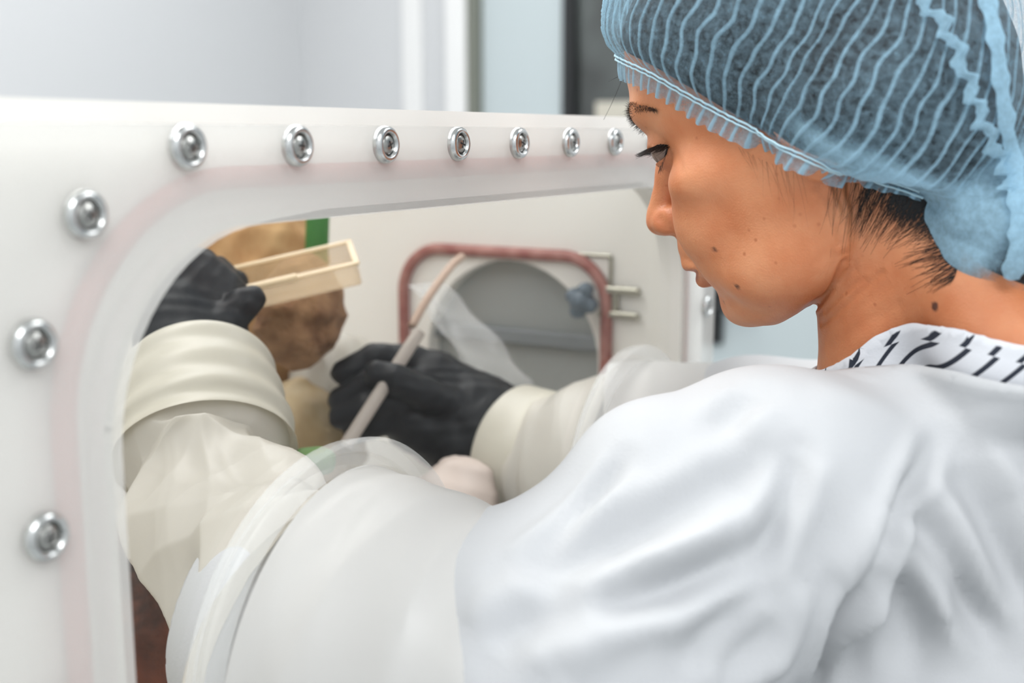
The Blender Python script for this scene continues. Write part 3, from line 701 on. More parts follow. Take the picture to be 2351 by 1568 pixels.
# ---------------------------------------------------------------- person: one continuous body, then clothing and hair
skin = principled('skin', (.60, .29, .165), .45)
def skin_nodes():
    m = skin; b = BS(m)
    b.inputs['Subsurface Weight'].default_value = .25; b.inputs['Subsurface Radius'].default_value = (.9, .35, .2); b.inputs['Subsurface Scale'].default_value = .004
    b.inputs['Specular IOR Level'].default_value = .45
    va = N(m, 'ShaderNodeVertexColor'); va.layer_name = 'tint'
    tc = N(m, 'ShaderNodeTexCoord')
    n1 = N(m, 'ShaderNodeTexNoise'); n1.inputs['Scale'].default_value = 38; n1.inputs['Detail'].default_value = 5; L(m, tc.outputs['Object'], n1.inputs['Vector'])
    r1 = N(m, 'ShaderNodeValToRGB'); r1.color_ramp.elements[0].position = .3; r1.color_ramp.elements[1].position = .72
    r1.color_ramp.elements[0].color = (.88, .72, .63, 1); r1.color_ramp.elements[1].color = (1.06, 1.1, 1.16, 1); L(m, n1.outputs['Fac'], r1.inputs[0])
    mx = N(m, 'ShaderNodeMix', data_type='RGBA', blend_type='MULTIPLY'); mx.inputs[0].default_value = 1
    L(m, va.outputs['Color'], mx.inputs[6]); L(m, r1.outputs[0], mx.inputs[7])
    # freckles
    vo = N(m, 'ShaderNodeTexVoronoi'); vo.inputs['Scale'].default_value = 110; L(m, tc.outputs['Object'], vo.inputs['Vector'])
    r2 = N(m, 'ShaderNodeValToRGB'); r2.color_ramp.elements[0].position = .06; r2.color_ramp.elements[1].position = .16
    r2.color_ramp.elements[0].color = (.74, .62, .55, 1); r2.color_ramp.elements[1].color = (1, 1, 1, 1); L(m, vo.outputs['Distance'], r2.inputs[0])
    n3 = N(m, 'ShaderNodeTexNoise'); n3.inputs['Scale'].default_value = 24; L(m, tc.outputs['Object'], n3.inputs['Vector'])
    r3 = N(m, 'ShaderNodeValToRGB'); r3.color_ramp.elements[0].position = .46; r3.color_ramp.elements[1].position = .56; L(m, n3.outputs['Fac'], r3.inputs[0])
    mx2 = N(m, 'ShaderNodeMix', data_type='RGBA', blend_type='MULTIPLY'); L(m, r3.outputs[0], mx2.inputs[0]); L(m, mx.outputs[2], mx2.inputs[6]); L(m, r2.outputs[0], mx2.inputs[7])
    L(m, mx2.outputs[2], b.inputs['Base Color'])
    n4 = N(m, 'ShaderNodeTexNoise'); n4.inputs['Scale'].default_value = 900; n4.inputs['Detail'].default_value = 2; L(m, tc.outputs['Object'], n4.inputs['Vector'])
    n5 = N(m, 'ShaderNodeTexNoise'); n5.inputs['Scale'].default_value = 160; n5.inputs['Detail'].default_value = 3; L(m, tc.outputs['Object'], n5.inputs['Vector'])
    ad = N(m, 'ShaderNodeMath', operation='MULTIPLY_ADD'); ad.inputs[1].default_value = 1.4; L(m, n5.outputs['Fac'], ad.inputs[0]); L(m, n4.outputs['Fac'], ad.inputs[2])
    bp = N(m, 'ShaderNodeBump'); bp.inputs['Strength'].default_value = .55; bp.inputs['Distance'].default_value = .0004
    L(m, ad.outputs[0], bp.inputs['Height']); L(m, bp.outputs[0], b.inputs['Normal'])
skin_nodes()
person = empty('person', tuple(h2w((0, 0, 0))), 'woman in white coat and blue hair net, both arms in the glove ports', 'person')
V, Q = surface_net(body_sdf, (-205, -170, -240), (180, 130, 135), 1.5)
# creases of the neck and behind the jaw, fine lines beside the ear
gb = np.stack([body_sdf((V+np.eye(3)[a]*.6).astype(np.float32))-body_sdf((V-np.eye(3)[a]*.6).astype(np.float32)) for a in range(3)], -1); gb /= np.linalg.norm(gb, axis=1, keepdims=True)+1e-9
SKIN_LINES = [([(1866, 712), (1895, 680), (1918, 635), (1935, 600)], 1.3, 1.5), ([(1885, 745), (1925, 715), (1975, 670), (2025, 625)], .7, 1.6), ([(1895, 715), (1940, 670), (1985, 640)], .5, 1.5),
    ([(1880, 432), (1905, 470), (1920, 520), (1928, 560)], .8, 1.8), ([(1915, 425), (1935, 480), (1932, 540), (1945, 600)], .6, 1.8), ([(1960, 470), (1950, 540), (1965, 620)], .4, 1.8),
    ([(1885, 470), (1890, 540), (1882, 600)], .3, 2.2), ([(1865, 470), (1868, 560)], .25, 2.2), ([(1905, 800), (1960, 760), (2060, 700)], .35, 3.0), ([(1548, 352), (1560, 366), (1566, 392)], .3, 2.0)]
dsk = np.zeros(len(V))
for pts, dep, hw in SKIN_LINES:
    S = march(spline([(a, b, 0) for a, b in pts], 14)[:, :2], body_sdf); best = np.full(len(V), 1e9)
    for i in range(13):
        a, b = S[i], S[i+1]; e = b-a; t = np.clip(((V-a)@e)/(e@e+1e-9), 0, 1); best = np.minimum(best, np.linalg.norm(V-a-t[:, None]*e, axis=1))
    dsk -= dep*(np.exp(-(best/hw)**2)-.4*np.exp(-((best-2*hw)/hw)**2))
V0 = V; V = V+gb*dsk[:, None]
body_me = mesh('body', h2w(V), Q)
# tint: skin, lips, moles, and painted shade on the neck and round the eyes
Vs = V.copy(); Vs[:, 0] = np.abs(Vs[:, 0]); tint = np.tile(np.array([.67, .285, .135]), (len(V), 1))
def blend(mask, c):
    global tint
    mask = np.clip(mask, 0, 1)[:, None]; tint = tint*(1-mask)+np.array(c)*mask
blend(np.clip((-70-Vs[:, 2])/40, 0, 1)*np.clip((45-Vs[:, 1])/25, 0, 1)*.6, (.52, .19, .075)); cheek = np.exp(-(((Vs-[45, 72, -14])/[18, 22, 16])**2).sum(1)); blend(cheek*.45, (.66, .24, .11))  # neck tinted darker to paint in the shade below the jaw; then cheek colour
blend(np.exp(-(((Vs-[8, 112, -16])/[12, 9, 9])**2).sum(1))*.5, (.62, .25, .13))
dl = np.minimum(cap(Vs.astype(np.float32), (0, 105, -46.8), (14, 100, -47.2), 0), cap(Vs.astype(np.float32), (14, 100, -47.2), (25, 88.5, -50.4), 0))
blend(np.clip((4.6-.09*Vs[:, 0]-dl)/1.4, 0, 1)*.75*(Vs[:, 0] < 27), (.36, .12, .085))
dl = np.minimum(cap(Vs.astype(np.float32), (0, 99, -56.5), (12, 96.5, -56), 0), cap(Vs.astype(np.float32), (12, 96.5, -56), (24, 88, -51.5), 0))
blend(np.clip((6.2-.15*Vs[:, 0]-dl)/1.6, 0, 1)*.8*(Vs[:, 0] < 27), (.34, .10, .075))
blend(np.exp(-(((Vs-[32, 80, 20])/[20, 16, 9])**2).sum(1))*.55, (.36, .15, .085))  # shading of the eye corner painted into the tint
for c, rr, k in (((55.4, 60.3, -42.1), 1.0, .8), ((55.5, 56.5, -65.4), 1.15, .9), ((65.8, -40.9, -108.6), 1.9, .95), ((24.5, 81.6, -73.1), .8, .5)):
    d_ = np.linalg.norm(V-np.array(c), axis=1); blend(np.clip((rr+.9-d_)/.9, 0, 1)*k, (.07, .025, .018))
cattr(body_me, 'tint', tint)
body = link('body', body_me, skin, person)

# the band of the cap: height of the elastic as a function of depth along the head
YB = np.array([-140, -100, -67, -62, -55, -46, -32, -27, -19, -10, -1, 12, 24, 37, 48, 60, 75, 90, 105, 130.])
ZB = np.array([-160, -116, -76, -69, -60, -50, -38.5, -29, -20, -10.4, 1, 13.2, 27.3, 43, 55.5, 66, 77, 85, 90, 95.])
def z_e(y): return (np.interp(y-4, YB, ZB)+np.interp(y, YB, ZB)+np.interp(y+4, YB, ZB))/3
def z_f(y): return z_e(y)-np.interp(y, [-70, -45, -24, 0, 20, 105], [3, 4, 8, 14, 17, 15])
def bag_sdf(P):
    return ell(P, (20, -80, -90), (50, 46, 44))
def hull_sdf(P):
    d = smin(ell(P, (0, -15, 68), (93, 111, 92)), ell(P, (0, -48, 0), (96, 86, 84)), 20)
    head = smin(face_sdf(P), neck_sdf(P), 6)
    s = (P[..., 2]-z_e(P[..., 1]))*.7
    puff = 3.2+np.clip(s, -3, 200)*np.interp(P[..., 1], [-40, 0, 60], [1.6, .95, 1.1])
    d = smax(d, head-puff, 6)
    return smin(d, bag_sdf(P), 9)
# dark hair under the cap
hairm = principled('dark_hair', (.006, .006, .007), .7)
bump(hairm, 220, .6, .002)
def hair_sdf(P):
    d = smin(ell(P, (0, -7, 48), (80, 105, 84)), smin(ell(P, (0, -32, 4), (85, 78, 64)), ell(P, (0, -52, -40), (60, 52, 48)), 12), 12)
    front = (z_e(P[..., 1])+5)-P[..., 2]+np.interp(P[..., 1], [-75, -45, -20, 10, 30], [7, 1, -7, -4, 0])
    d = smax(d, front*.7, 5)
    bun = ell(P, (20, -83, -94), (44, 39, 37))
    d = smin(d, bun, 14)
    return d
Vh, Qh = surface_net(hair_sdf, (-90, -135, -140), (90, 105, 145), 3.0)
hair = link('hair', mesh('hair', h2w(Vh), Qh), hairm, person)

# cap fabric
capm = bpy.data.materials.new('nonwoven_blue'); capm.use_nodes = True
def cap_nodes(m):
    nt = m.node_tree; nt.nodes.clear()
    out = N(m, 'ShaderNodeOutputMaterial'); mix = N(m, 'ShaderNodeMixShader'); tr = N(m, 'ShaderNodeBsdfTransparent')
    df = N(m, 'ShaderNodeBsdfDiffuse'); tl = N(m, 'ShaderNodeBsdfTranslucent'); m2 = N(m, 'ShaderNodeMixShader'); m2.inputs[0].default_value = .3
    L(m, df.outputs[0], m2.inputs[1]); L(m, tl.outputs[0], m2.inputs[2]); L(m, tr.outputs[0], mix.inputs[1]); L(m, m2.outputs[0], mix.inputs[2]); L(m, mix.outputs[0], out.inputs[0])
    tc = N(m, 'ShaderNodeTexCoord')
    n1 = N(m, 'ShaderNodeTexNoise'); n1.inputs['Scale'].default_value = 260; n1.inputs['Detail'].default_value = 4; n1.inputs['Roughness'].default_value = .7; L(m, tc.outputs['Object'], n1.inputs['Vector'])
    n2 = N(m, 'ShaderNodeTexNoise'); n2.inputs['Scale'].default_value = 34; n2.inputs['Detail'].default_value = 3; L(m, tc.outputs['Object'], n2.inputs['Vector'])
    au = N(m, 'ShaderNodeAttribute'); au.attribute_name = 'pleat'
    ar = N(m, 'ShaderNodeAttribute'); ar.attribute_name = 'ridge'
    al = N(m, 'ShaderNodeAttribute'); al.attribute_name = 'layers'
    # a fold doubles the sheet in a narrow line: |frac(u)-.5| small
    fr = N(m, 'ShaderNodeMath', operation='FRACT'); L(m, au.outputs['Fac'], fr.inputs[0])
    sb = N(m, 'ShaderNodeMath', operation='SUBTRACT'); L(m, fr.outputs[0], sb.inputs[0]); sb.inputs[1].default_value = .5
    ab = N(m, 'ShaderNodeMath', operation='ABSOLUTE'); L(m, sb.outputs[0], ab.inputs[0])
    mr = N(m, 'ShaderNodeMapRange'); mr.inputs['From Min'].default_value = .17; mr.inputs['From Max'].default_value = .03; L(m, ab.outputs[0], mr.inputs['Value'])
    mr.interpolation_type = 'SMOOTHSTEP'
    fo = N(m, 'ShaderNodeMath', operation='MULTIPLY'); L(m, mr.outputs[0], fo.inputs[0]); L(m, ar.outputs['Fac'], fo.inputs[1])
    a1 = N(m, 'ShaderNodeMath', operation='MULTIPLY_ADD'); L(m, n1.outputs['Fac'], a1.inputs[0]); a1.inputs[1].default_value = .95; a1.inputs[2].default_value = -.46
    a2 = N(m, 'ShaderNodeMath', operation='MULTIPLY_ADD'); L(m, n2.outputs['Fac'], a2.inputs[0]); a2.inputs[1].default_value = .34; L(m, a1.outputs[0], a2.inputs[2])
    a3 = N(m, 'ShaderNodeMath', operation='MULTIPLY_ADD'); L(m, fo.outputs[0], a3.inputs[0]); a3.inputs[1].default_value = .62; L(m, a2.outputs[0], a3.inputs[2])
    a4 = N(m, 'ShaderNodeMath', operation='MULTIPLY_ADD'); L(m, al.outputs['Fac'], a4.inputs[0]); a4.inputs[1].default_value = .68; L(m, a3.outputs[0], a4.inputs[2]); a4.use_clamp = True
    L(m, a4.outputs[0], mix.inputs[0])
    for s_ in (df, tl): s_.inputs[0].default_value = (.39, .62, .77, 1)
cap_nodes(capm)
from math import pi
# loop of the elastic
def loop(zfun, off, nth=720, c=(0, 0)):
    th = np.linspace(0, 2*pi, nth, endpoint=False); lo_ = np.full(nth, 10.); hi_ = np.full(nth, 150.)
    def pt(s): y = np.cos(th)*s; return np.stack([np.sin(th)*s, y, zfun(y)], -1)
    def f(P): return smin(face_sdf(P), neck_sdf(P), 4)
    for i in range(26):
        m_ = (lo_+hi_)/2; v = f(pt(m_).astype(np.float32))-off; lo_ = np.where(v < 0, m_, lo_); hi_ = np.where(v < 0, hi_, m_)
    s = (lo_+hi_)/2; k = np.hanning(25); k /= k.sum(); s = np.convolve(np.r_[s[-12:], s, s[:12]], k, 'valid')
    return pt(s)
EL = loop(z_e, 3.6); FB = loop(z_f, 2.6)
arc = np.r_[0, np.cumsum(np.linalg.norm(np.diff(EL, axis=0), axis=1))]; ELEN = arc[-1]+np.linalg.norm(EL[0]-EL[-1]); NPL = 92
Vc, Qc = surface_net(hull_sdf, (-100, -175, -150), (100, 125, 172), 1.35)
keep = (Vc[:, 2] > z_e(Vc[:, 1])-1.0) | (bag_sdf(Vc) < 9)
keep &= ~((neck_sdf(Vc) < -1) & (Vc[:, 2] < -70))
# pleat coordinate: azimuth round the pole at the back of the crown
PC = np.array([0, -15, 30.]); PD = np.array([0, -.80, .60]); PX = np.array([1., 0, 0]); PY = np.cross(PD, PX)
def azim(P): q = P-PC; return np.arctan2(q@PX, q@PY)
ae = np.unwrap(azim(EL)); ordr = np.argsort(np.mod(ae, 2*pi)); ua = np.mod(ae, 2*pi)[ordr]; uu = (arc/ELEN*NPL)[ordr]
rng = np.random.RandomState(4)
def wob(x, n=3, s=0):
    r_ = np.random.RandomState(s); o = 0
    for i in range(n): o = o+np.sin(x*r_.uniform(.6, 2.2)*(i+1)+r_.uniform(0, 6))/(i+1)
    return o
U = np.interp(np.mod(azim(Vc), 2*pi), ua, uu, period=2*pi)
sb_ = np.clip((Vc[:, 2]-z_e(Vc[:, 1]))*.7, 0, 300)
U = U+.16*wob(sb_*.09+U*.3, 3, 1)+.10*wob(Vc[:, 1]*.12+U*.9, 3, 2)
bagk = np.clip(1-bag_sdf(Vc)/14, 0, 1)
fold = np.clip(1-np.abs(np.mod(U, 1)-.5)*2/.55, 0, 1)**1.3
amp = np.clip(sb_/6, .15, 1)*np.interp(sb_, [0, 20, 60, 120], [1.7, 2.2, 1.7, 1.2])*(1-bagk)*(.75+.3*wob(U*1.3, 2, 5))
g_ = np.stack([hull_sdf((Vc+np.eye(3)[a]).astype(np.float32))-hull_sdf((Vc-np.eye(3)[a]).astype(np.float32)) for a in range(3)], -1); g_ /= np.linalg.norm(g_, axis=1, keepdims=True)+1e-6
Vd = Vc+g_*(fold*amp)[:, None]
# crumpled bag: soft creases
q_ = Vc/14.0
cr = np.abs(np.sin(q_[:, 0]*1.1+1.3*np.sin(q_[:, 2]*.8+1)+.6*q_[:, 1]))*1.0+np.abs(np.sin(q_[:, 2]*1.4+1.7*np.sin(q_[:, 1]*.7)+2))*.8
Vd = Vd-g_*((2.6-cr*2.0)*bagk)[:, None]
ridge = np.clip(sb_/5, .2, 1)*(1-bagk)*np.interp(sb_, [0, 70, 130], [1, .8, .6])
lay = np.clip((-(Vc[:, 1])-12)/14, 0, 1)*np.interp(sb_, [0, 14, 22], [1, .9, 0])+bagk*np.interp(Vc[:, 2], [-114, -100, -88], [.05, .75, 1.0])*(.6+.8*np.clip(cr-.5, 0, 1))+.25*np.clip(1-np.abs(sb_-1)/4, 0, 1)
lay = np.clip(lay+np.interp(Vc[:, 1], [60, 85], [0, .35])*np.interp(Vc[:, 2], [95, 110], [0, 1]), 0, 1)
lay = lay*np.interp(Vc[:, 2]+.5*(Vc[:, 1]+60), [-112, -98], [0, 1])-.16*np.clip((-104-Vc[:, 2]-.5*(Vc[:, 1]+60))/8, 0, 1)
kq = keep[Qc].all(1); used = np.zeros(len(Vc), bool); used[Qc[kq].ravel()] = True; rm = np.cumsum(used)-1
cme = mesh('hair_net', h2w(Vd[used]), rm[Qc[kq]])
vattr(cme, 'pleat', U[used]); vattr(cme, 'ridge', ridge[used]); vattr(cme, 'layers', lay[used])
net = link('hair_net', cme, capm, person); net['label'] = 'pale blue pleated see-through cap'
# frill below the elastic and the two stitched threads of the elastic
VF = []; FF = []; at_u = []; nseg = 7; nn = 1840
tt = np.linspace(0, ELEN, nn, endpoint=False); arcx = np.r_[arc, ELEN]
E3 = np.stack([np.interp(tt, arcx, np.r_[EL[:, k], EL[:1, k]]) for k in range(3)], -1)
F3 = np.stack([np.interp(tt, arcx, np.r_[FB[:, k], FB[:1, k]]) for k in range(3)], -1)
T3 = np.roll(E3, -3, 0)-np.roll(E3, 3, 0); T3 /= np.linalg.norm(T3, axis=1, keepdims=True)
D3 = F3-E3; dl3 = np.linalg.norm(D3, axis=1); D3 -= T3*(D3*T3).sum(1)[:, None]; D3 /= np.linalg.norm(D3, axis=1)[:, None]
fw = -np.sign(T3[:, 1])*np.sign(E3[:, 0]); fwd3 = T3*np.where(T3[:, 1] > 0, 1, -1)[:, None]
F3 = E3+D3*np.minimum(dl3, 13)[:, None]*.92+fwd3*1.6*np.minimum(dl3/10, 1)[:, None]
O3 = np.cross(T3, D3); O3 /= np.linalg.norm(O3, axis=1, keepdims=True); sg = np.sign((O3*E3*[1, 1, 0]).sum(1)); O3 *= sg[:, None]
ph = tt/ELEN*NPL+.22*wob(tt*.11, 3, 9)
for j in range(nseg+1):
    s = j/nseg; cw = np.cos(2*pi*ph)*.5+.5; rip = (cw**1.5*2.3-1.0)*np.clip(s*1.6, 0.1, 1)
    row = E3+(F3-E3)*(s*(1+.05*wob(tt*.5, 2, 3)))[:, None]+O3*(rip+.4)[:, None]+T3*(np.sin(2*pi*ph)*.5*s)[:, None]
    VF.append(row); at_u.append(ph+.5)
VF = np.concatenate(VF); ii = np.arange(nn)
FQ = np.concatenate([np.stack([j*nn+ii, j*nn+(ii+1) % nn, (j+1)*nn+(ii+1) % nn, (j+1)*nn+ii], -1) for j in range(nseg)])
FQ = FQ[(VF[FQ][:, :, 1] > -50).all(1)]
fme = mesh('frill', h2w(VF), FQ); vattr(fme, 'pleat', np.concatenate(at_u)); vattr(fme, 'ridge', np.full(len(VF), 1.)); vattr(fme, 'layers', np.full(len(VF), .42))
link('frill', fme, capm, net)
elm = principled('elastic_thread', (.50, .72, .82), .7)
mb = MB()
for dz in (-1.25, 1.0):
    P = E3[::4]+O3[::4]*(1.3+.25*np.cos(2*pi*ph[::4]))[:, None]+D3[::4]*dz+.12*np.sin(np.arange(len(E3[::4]))*1.9)[:, None]*O3[::4]; P = P[np.argsort(np.mod(np.arange(len(P))+len(P)//2, len(P)))]; P = P[P[:, 1] > -52]; mb.tube(h2w(P), .0006, 6, False)
mb.build('elastic_band', elm, net, True)

# ---------------------------------------------------------------- eyes, lashes, brows, loose hair
eyem = principled('eye_white', (.62, .58, .55), .15)
tcx = N(eyem, 'ShaderNodeVertexColor'); tcx.layer_name = 'iris'; L(eyem, tcx.outputs['Color'], BS(eyem).inputs['Base Color'])
lashm = principled('lash_black', (.008, .007, .007), .5)
def uvs(c, r, n=28):
    Vv = []; Fc = []
    for i in range(n+1):
        a = pi*i/n
        for k in range(n): b = 2*pi*k/n; Vv.append((c[0]+r*math.sin(a)*math.cos(b), c[1]+r*math.sin(a)*math.sin(b), c[2]+r*math.cos(a)))
    for i in range(n):
        for k in range(n): Fc.append((i*n+k, i*n+(k+1) % n, (i+1)*n+(k+1) % n, (i+1)*n+k))
    return np.array(Vv), Fc
for sx in (1, -1):
    c = np.array([28.5*sx, 72.6, 21.5]); Ve, Fe = uvs(c, 12.5)
    me = mesh('eye', h2w(Ve), Fe); g = np.array([.12*sx, .74, -.66]); ca = ((Ve-c)/12.5)@(g/np.linalg.norm(g))
    col = np.where((ca > .86)[:, None], [.022, .011, .008], [.26, .18, .15]); col = np.where((ca > .985)[:, None], [.002, .002, .002], col); cattr(me, 'iris', col)  # white of the eye coloured dark for the shadow it lies in
    link('eye', me, eyem, person)
def hairs(mb, roots, dirs, length, r0, bend, rs, n=5, spread=.25):
    for p, d in zip(roots, dirs):
        d = d/np.linalg.norm(d)+rs.normal(0, spread, 3); d /= np.linalg.norm(d); l = length*rs.uniform(.6, 1.1); q = [p]
        for i in range(n-1): d = d+np.array(bend)/n; d /= np.linalg.norm(d); q.append(q[-1]+d*l/(n-1))
        mb.tube(h2w(np.array(q)), np.linspace(r0, r0*.25, n)/1000, 4, False)

rs = np.random.RandomState(11)
def on_skin(P, off=0.0):
    P = np.array(P, float)
    for _ in range(8):
        d = body_sdf(P.astype(np.float32))-off
        g = np.stack([body_sdf((P+np.eye(3)[a]*.4).astype(np.float32))-body_sdf((P-np.eye(3)[a]*.4).astype(np.float32)) for a in range(3)], -1); g /= np.linalg.norm(g, axis=1, keepdims=True)+1e-9
        P = P-g*d[:, None]*.9
    return P, g
for sx in (1, -1):
    up = spline([(44.5, 67.5, 21.5), (41, 73.5, 24), (35, 80, 25.2), (28, 84.5, 25.4), (20, 84.5, 24), (15, 82, 21)], 40)*[sx, 1, 1]
    lo_ = spline([(44.5, 68, 20.5), (40, 73.5, 17), (34, 79.5, 15.2), (27, 82.5, 15), (18, 82, 17)], 30)*[sx, 1, 1]
    mb = MB(); mb.tube(h2w(up+[0, .6, -.3]), np.interp(np.linspace(0, 1, 40), [0, .3, .8, 1], [.0008, .0014, .0012, .0004]), 8)
    mb.tube(h2w(lo_), .0004, 6)
    k = rs.randint(0, 40, 280); rts = up[k]+rs.normal(0, .45, (280, 3)); fan = (up[k]-np.array([28*sx, 72, 23])); fan[:, 2] = -2.5; fan = fan/np.linalg.norm(fan, axis=1, keepdims=True)
    hairs(mb, rts, fan+np.array([0, .35, -.28]), 10.5, .19, (0, .25, .55), rs, 6, .06)
    k = rs.randint(4, 30, 45); fan = (lo_[k]-np.array([28*sx, 66, 24])); fan /= np.linalg.norm(fan, axis=1, keepdims=True)
    hairs(mb, lo_[k], fan+np.array([0, 0, -.5]), 6.5, .13, (0, .1, -.3), rs, 5, .12)
    mb.build('eyelashes', lashm, person, True)
    pa = spline([(54, 62, 41), (48, 70, 45.5), (40, 77, 48), (30, 84, 47), (20, 88, 44), (9, 90, 39)], 60)*[sx, 1, 1]
    n_ = 620; k = rs.randint(0, 60, n_); wdt = np.interp(k, [0, 15, 35, 59], [.7, 1.9, 3.0, 3.2])
    R_ = pa[k]+np.stack([rs.normal(0, 1, n_), np.zeros(n_), rs.uniform(-1, 1, n_)*wdt], -1); R_, G_ = on_skin(R_, -.1)
    T_ = pa[np.maximum(k-1, 0)]-pa[np.minimum(k+1, 59)]; T_ /= np.linalg.norm(T_, axis=1, keepdims=True)
    mb = MB(); inn = np.interp(k, [0, 30, 59], [0, .25, .9])[:, None]
    hairs(mb, R_, T_*(1-.5*inn)+G_*(.38+.35*inn)+np.array([0, 0, .15])-inn*np.array([0, 0, .5]), 5.5, .085, (0, 0, -.25), rs, 4, .14)
    mb.build('eyebrow', lashm, person, True)
# loose hair that slips out under the cap onto nape and temple, drawn down over the skin
mb = MB()
def skin_hairs(starts, ends, n, jit, r0):
    P = []
    for i in range(n):
        t = rs.uniform(0, 1); a = np.array([np.interp(t, np.linspace(0, 1, len(starts)), [q[c] for q in starts]) for c in (0, 1)])
        b = np.array([np.interp(t, np.linspace(0, 1, len(ends)), [q[c] for q in ends]) for c in (0, 1)])
        b = a+(b-a)*rs.uniform(.25, 1.05)+rs.normal(0, jit, 2); m_ = (a+b)/2+rs.normal(0, jit*.4, 2)
        for u in np.linspace(0, 1, 7): P.append((1-u)**2*a+2*u*(1-u)*m_+u*u*b)
    S = march(P, body_sdf, .35).reshape(n, 7, 3)
    for q in S:
        if np.linalg.norm(np.diff(q, axis=0), axis=1).max() < 25: mb.tube(h2w(q), np.linspace(r0, r0*.35, 7)/1000, 4, False)
skin_hairs([(1990, 418), (2060, 430), (2130, 460), (2230, 515), (2215, 560), (2190, 640)], [(1950, 520), (1990, 560), (2030, 560), (2090, 570), (2080, 600), (2120, 690)], 420, 14, .13)
skin_hairs([(2060, 425), (2140, 455), (2240, 510)], [(2030, 500), (2090, 530), (2150, 560)], 520, 9, .17)
skin_hairs([(1900, 415), (1960, 420), (2000, 425)], [(1905, 560), (1925, 620), (1960, 560)], 34, 16, .08)
skin_hairs([(1690, 335), (1760, 372), (1840, 400)], [(1715, 400), (1780, 470), (1850, 520)], 26, 12, .035)
q = spline([h2w((60, 78, 66)), at(1432, 170, .70), at(1428, 182, .71), at(1408, 230, .715), at(1386, 275, .72)], 16)
mb.tube(q, .00012, 4, False)
mb.build('loose_hair', lashm, hair, True)

# folded seams of the cap over the back of the head
def ribbon(pts, wid, name, lay_, wav=0.0):
    S = march(spline([(a, b, 0) for a, b in pts], 70)[:, :2], hull_sdf, 4.6, .40); T = np.gradient(S, axis=0); T /= np.linalg.norm(T, axis=1, keepdims=True)
    n_ = np.stack([hull_sdf((S+np.eye(3)[a]).astype(np.float32))-hull_sdf((S-np.eye(3)[a]).astype(np.float32)) for a in range(3)], -1); n_ /= np.linalg.norm(n_, axis=1, keepdims=True); B_ = np.cross(T, n_)
    V_ = []; w_ = wid*(1+.18*wob(np.arange(70)*.35, 2, 8)); wv = wav*np.sin(np.arange(70)*.75)+wav*.5*np.sin(np.arange(70)*1.7)
    for j in range(7):
        u = j/6-.5; V_.append(S+B_*((u*w_+wv)[:, None])+n_*(1.3*math.cos(u*math.pi)+.3*np.sin(np.arange(70)*.9+j))[:, None])
    V_ = np.concatenate(V_); i = np.arange(69); Q_ = np.concatenate([np.stack([j*70+i, j*70+i+1, (j+1)*70+i+1, (j+1)*70+i], -1) for j in range(6)])
    me = mesh(name, h2w(V_), Q_); vattr(me, 'pleat', np.zeros(len(V_))); vattr(me, 'ridge', np.zeros(len(V_))); vattr(me, 'layers', np.full(len(V_), lay_)); link(name, me, capm, net)
ribbon([(2262, -20), (2285, 80), (2300, 200), (2318, 320), (2336, 440), (2340, 540), (2322, 640)], 8.5, 'seam', 1.0)
ribbon([(2100, -20), (2175, 70), (2225, 190), (2262, 290), (2305, 380), (2325, 440)], 6.5, 'seam', .75, 2.2)

# ---------------------------------------------------------------- clothing: striped shirt, white coat (child meshes of the person)
shirtm = principled('striped_jersey', (.85, .86, .88), .8)
def shirt_nodes(m):
    at_ = N(m, 'ShaderNodeAttribute'); at_.attribute_name = 'stripe'; ab = N(m, 'ShaderNodeAttribute'); ab.attribute_name = 'row'
    fr = N(m, 'ShaderNodeMath', operation='FRACT'); gt = N(m, 'ShaderNodeMath', operation='GREATER_THAN'); L(m, ab.outputs['Fac'], gt.inputs[0]); gt.inputs[1].default_value = 7.5; ma = N(m, 'ShaderNodeMath', operation='MULTIPLY_ADD'); L(m, gt.outputs[0], ma.inputs[0]); ma.inputs[1].default_value = .24; L(m, at_.outputs['Fac'], ma.inputs[2]); L(m, ma.outputs[0], fr.inputs[0])
    cmp_ = N(m, 'ShaderNodeMapRange'); cmp_.inputs['From Min'].default_value = .20; cmp_.inputs['From Max'].default_value = .25; L(m, fr.outputs[0], cmp_.inputs['Value'])
    rw = N(m, 'ShaderNodeMapRange'); rw.inputs['From Min'].default_value = 2.6; rw.inputs['From Max'].default_value = 3.0; rw.inputs['To Min'].default_value = 1; rw.inputs['To Max'].default_value = 0; L(m, ab.outputs['Fac'], rw.inputs['Value'])
    mx_ = N(m, 'ShaderNodeMath', operation='MAXIMUM'); L(m, cmp_.outputs[0], mx_.inputs[0]); L(m, rw.outputs[0], mx_.inputs[1])
    r = N(m, 'ShaderNodeMix', data_type='RGBA'); r.inputs[6].default_value = (.015, .02, .035, 1); r.inputs[7].default_value = (.66, .68, .72, 1); L(m, mx_.outputs[0], r.inputs[0]); L(m, r.outputs[2], BS(m).inputs['Base Color'])
shirt_nodes(shirtm); bump(shirtm, 700, .3, .0006)
NA = np.array([0, -10, -112.])                       # base of the neck, head millimetres
UPW = -NECK_DN; AXF = np.cross(UPW, [1, 0, 0]); AXF /= np.linalg.norm(AXF); AXX = np.cross(AXF, UPW)
def neck_r(P, sx=1.0, sy=1.0, sh=(0, 0)):
    q = np.asarray(P)-NA; a = q@AXX-sh[0]; b = q@AXF-sh[1]; return np.sqrt((a/sx)**2+(b/sy)**2), np.arctan2(a, b), q@UPW
P_S0 = at(1800, 1260, .60)          # the stripes fan out from a point low on the shoulder
def shirt_sdf(P): return under_sdf(P)-4.0
def h_shirt(az): return np.interp(np.degrees(np.abs(az)), [0, 47, 61, 73, 85, 97, 105, 117, 129, 180], [-44, -35, -30, -22, -11, -5, -1, 1, -4, -10])
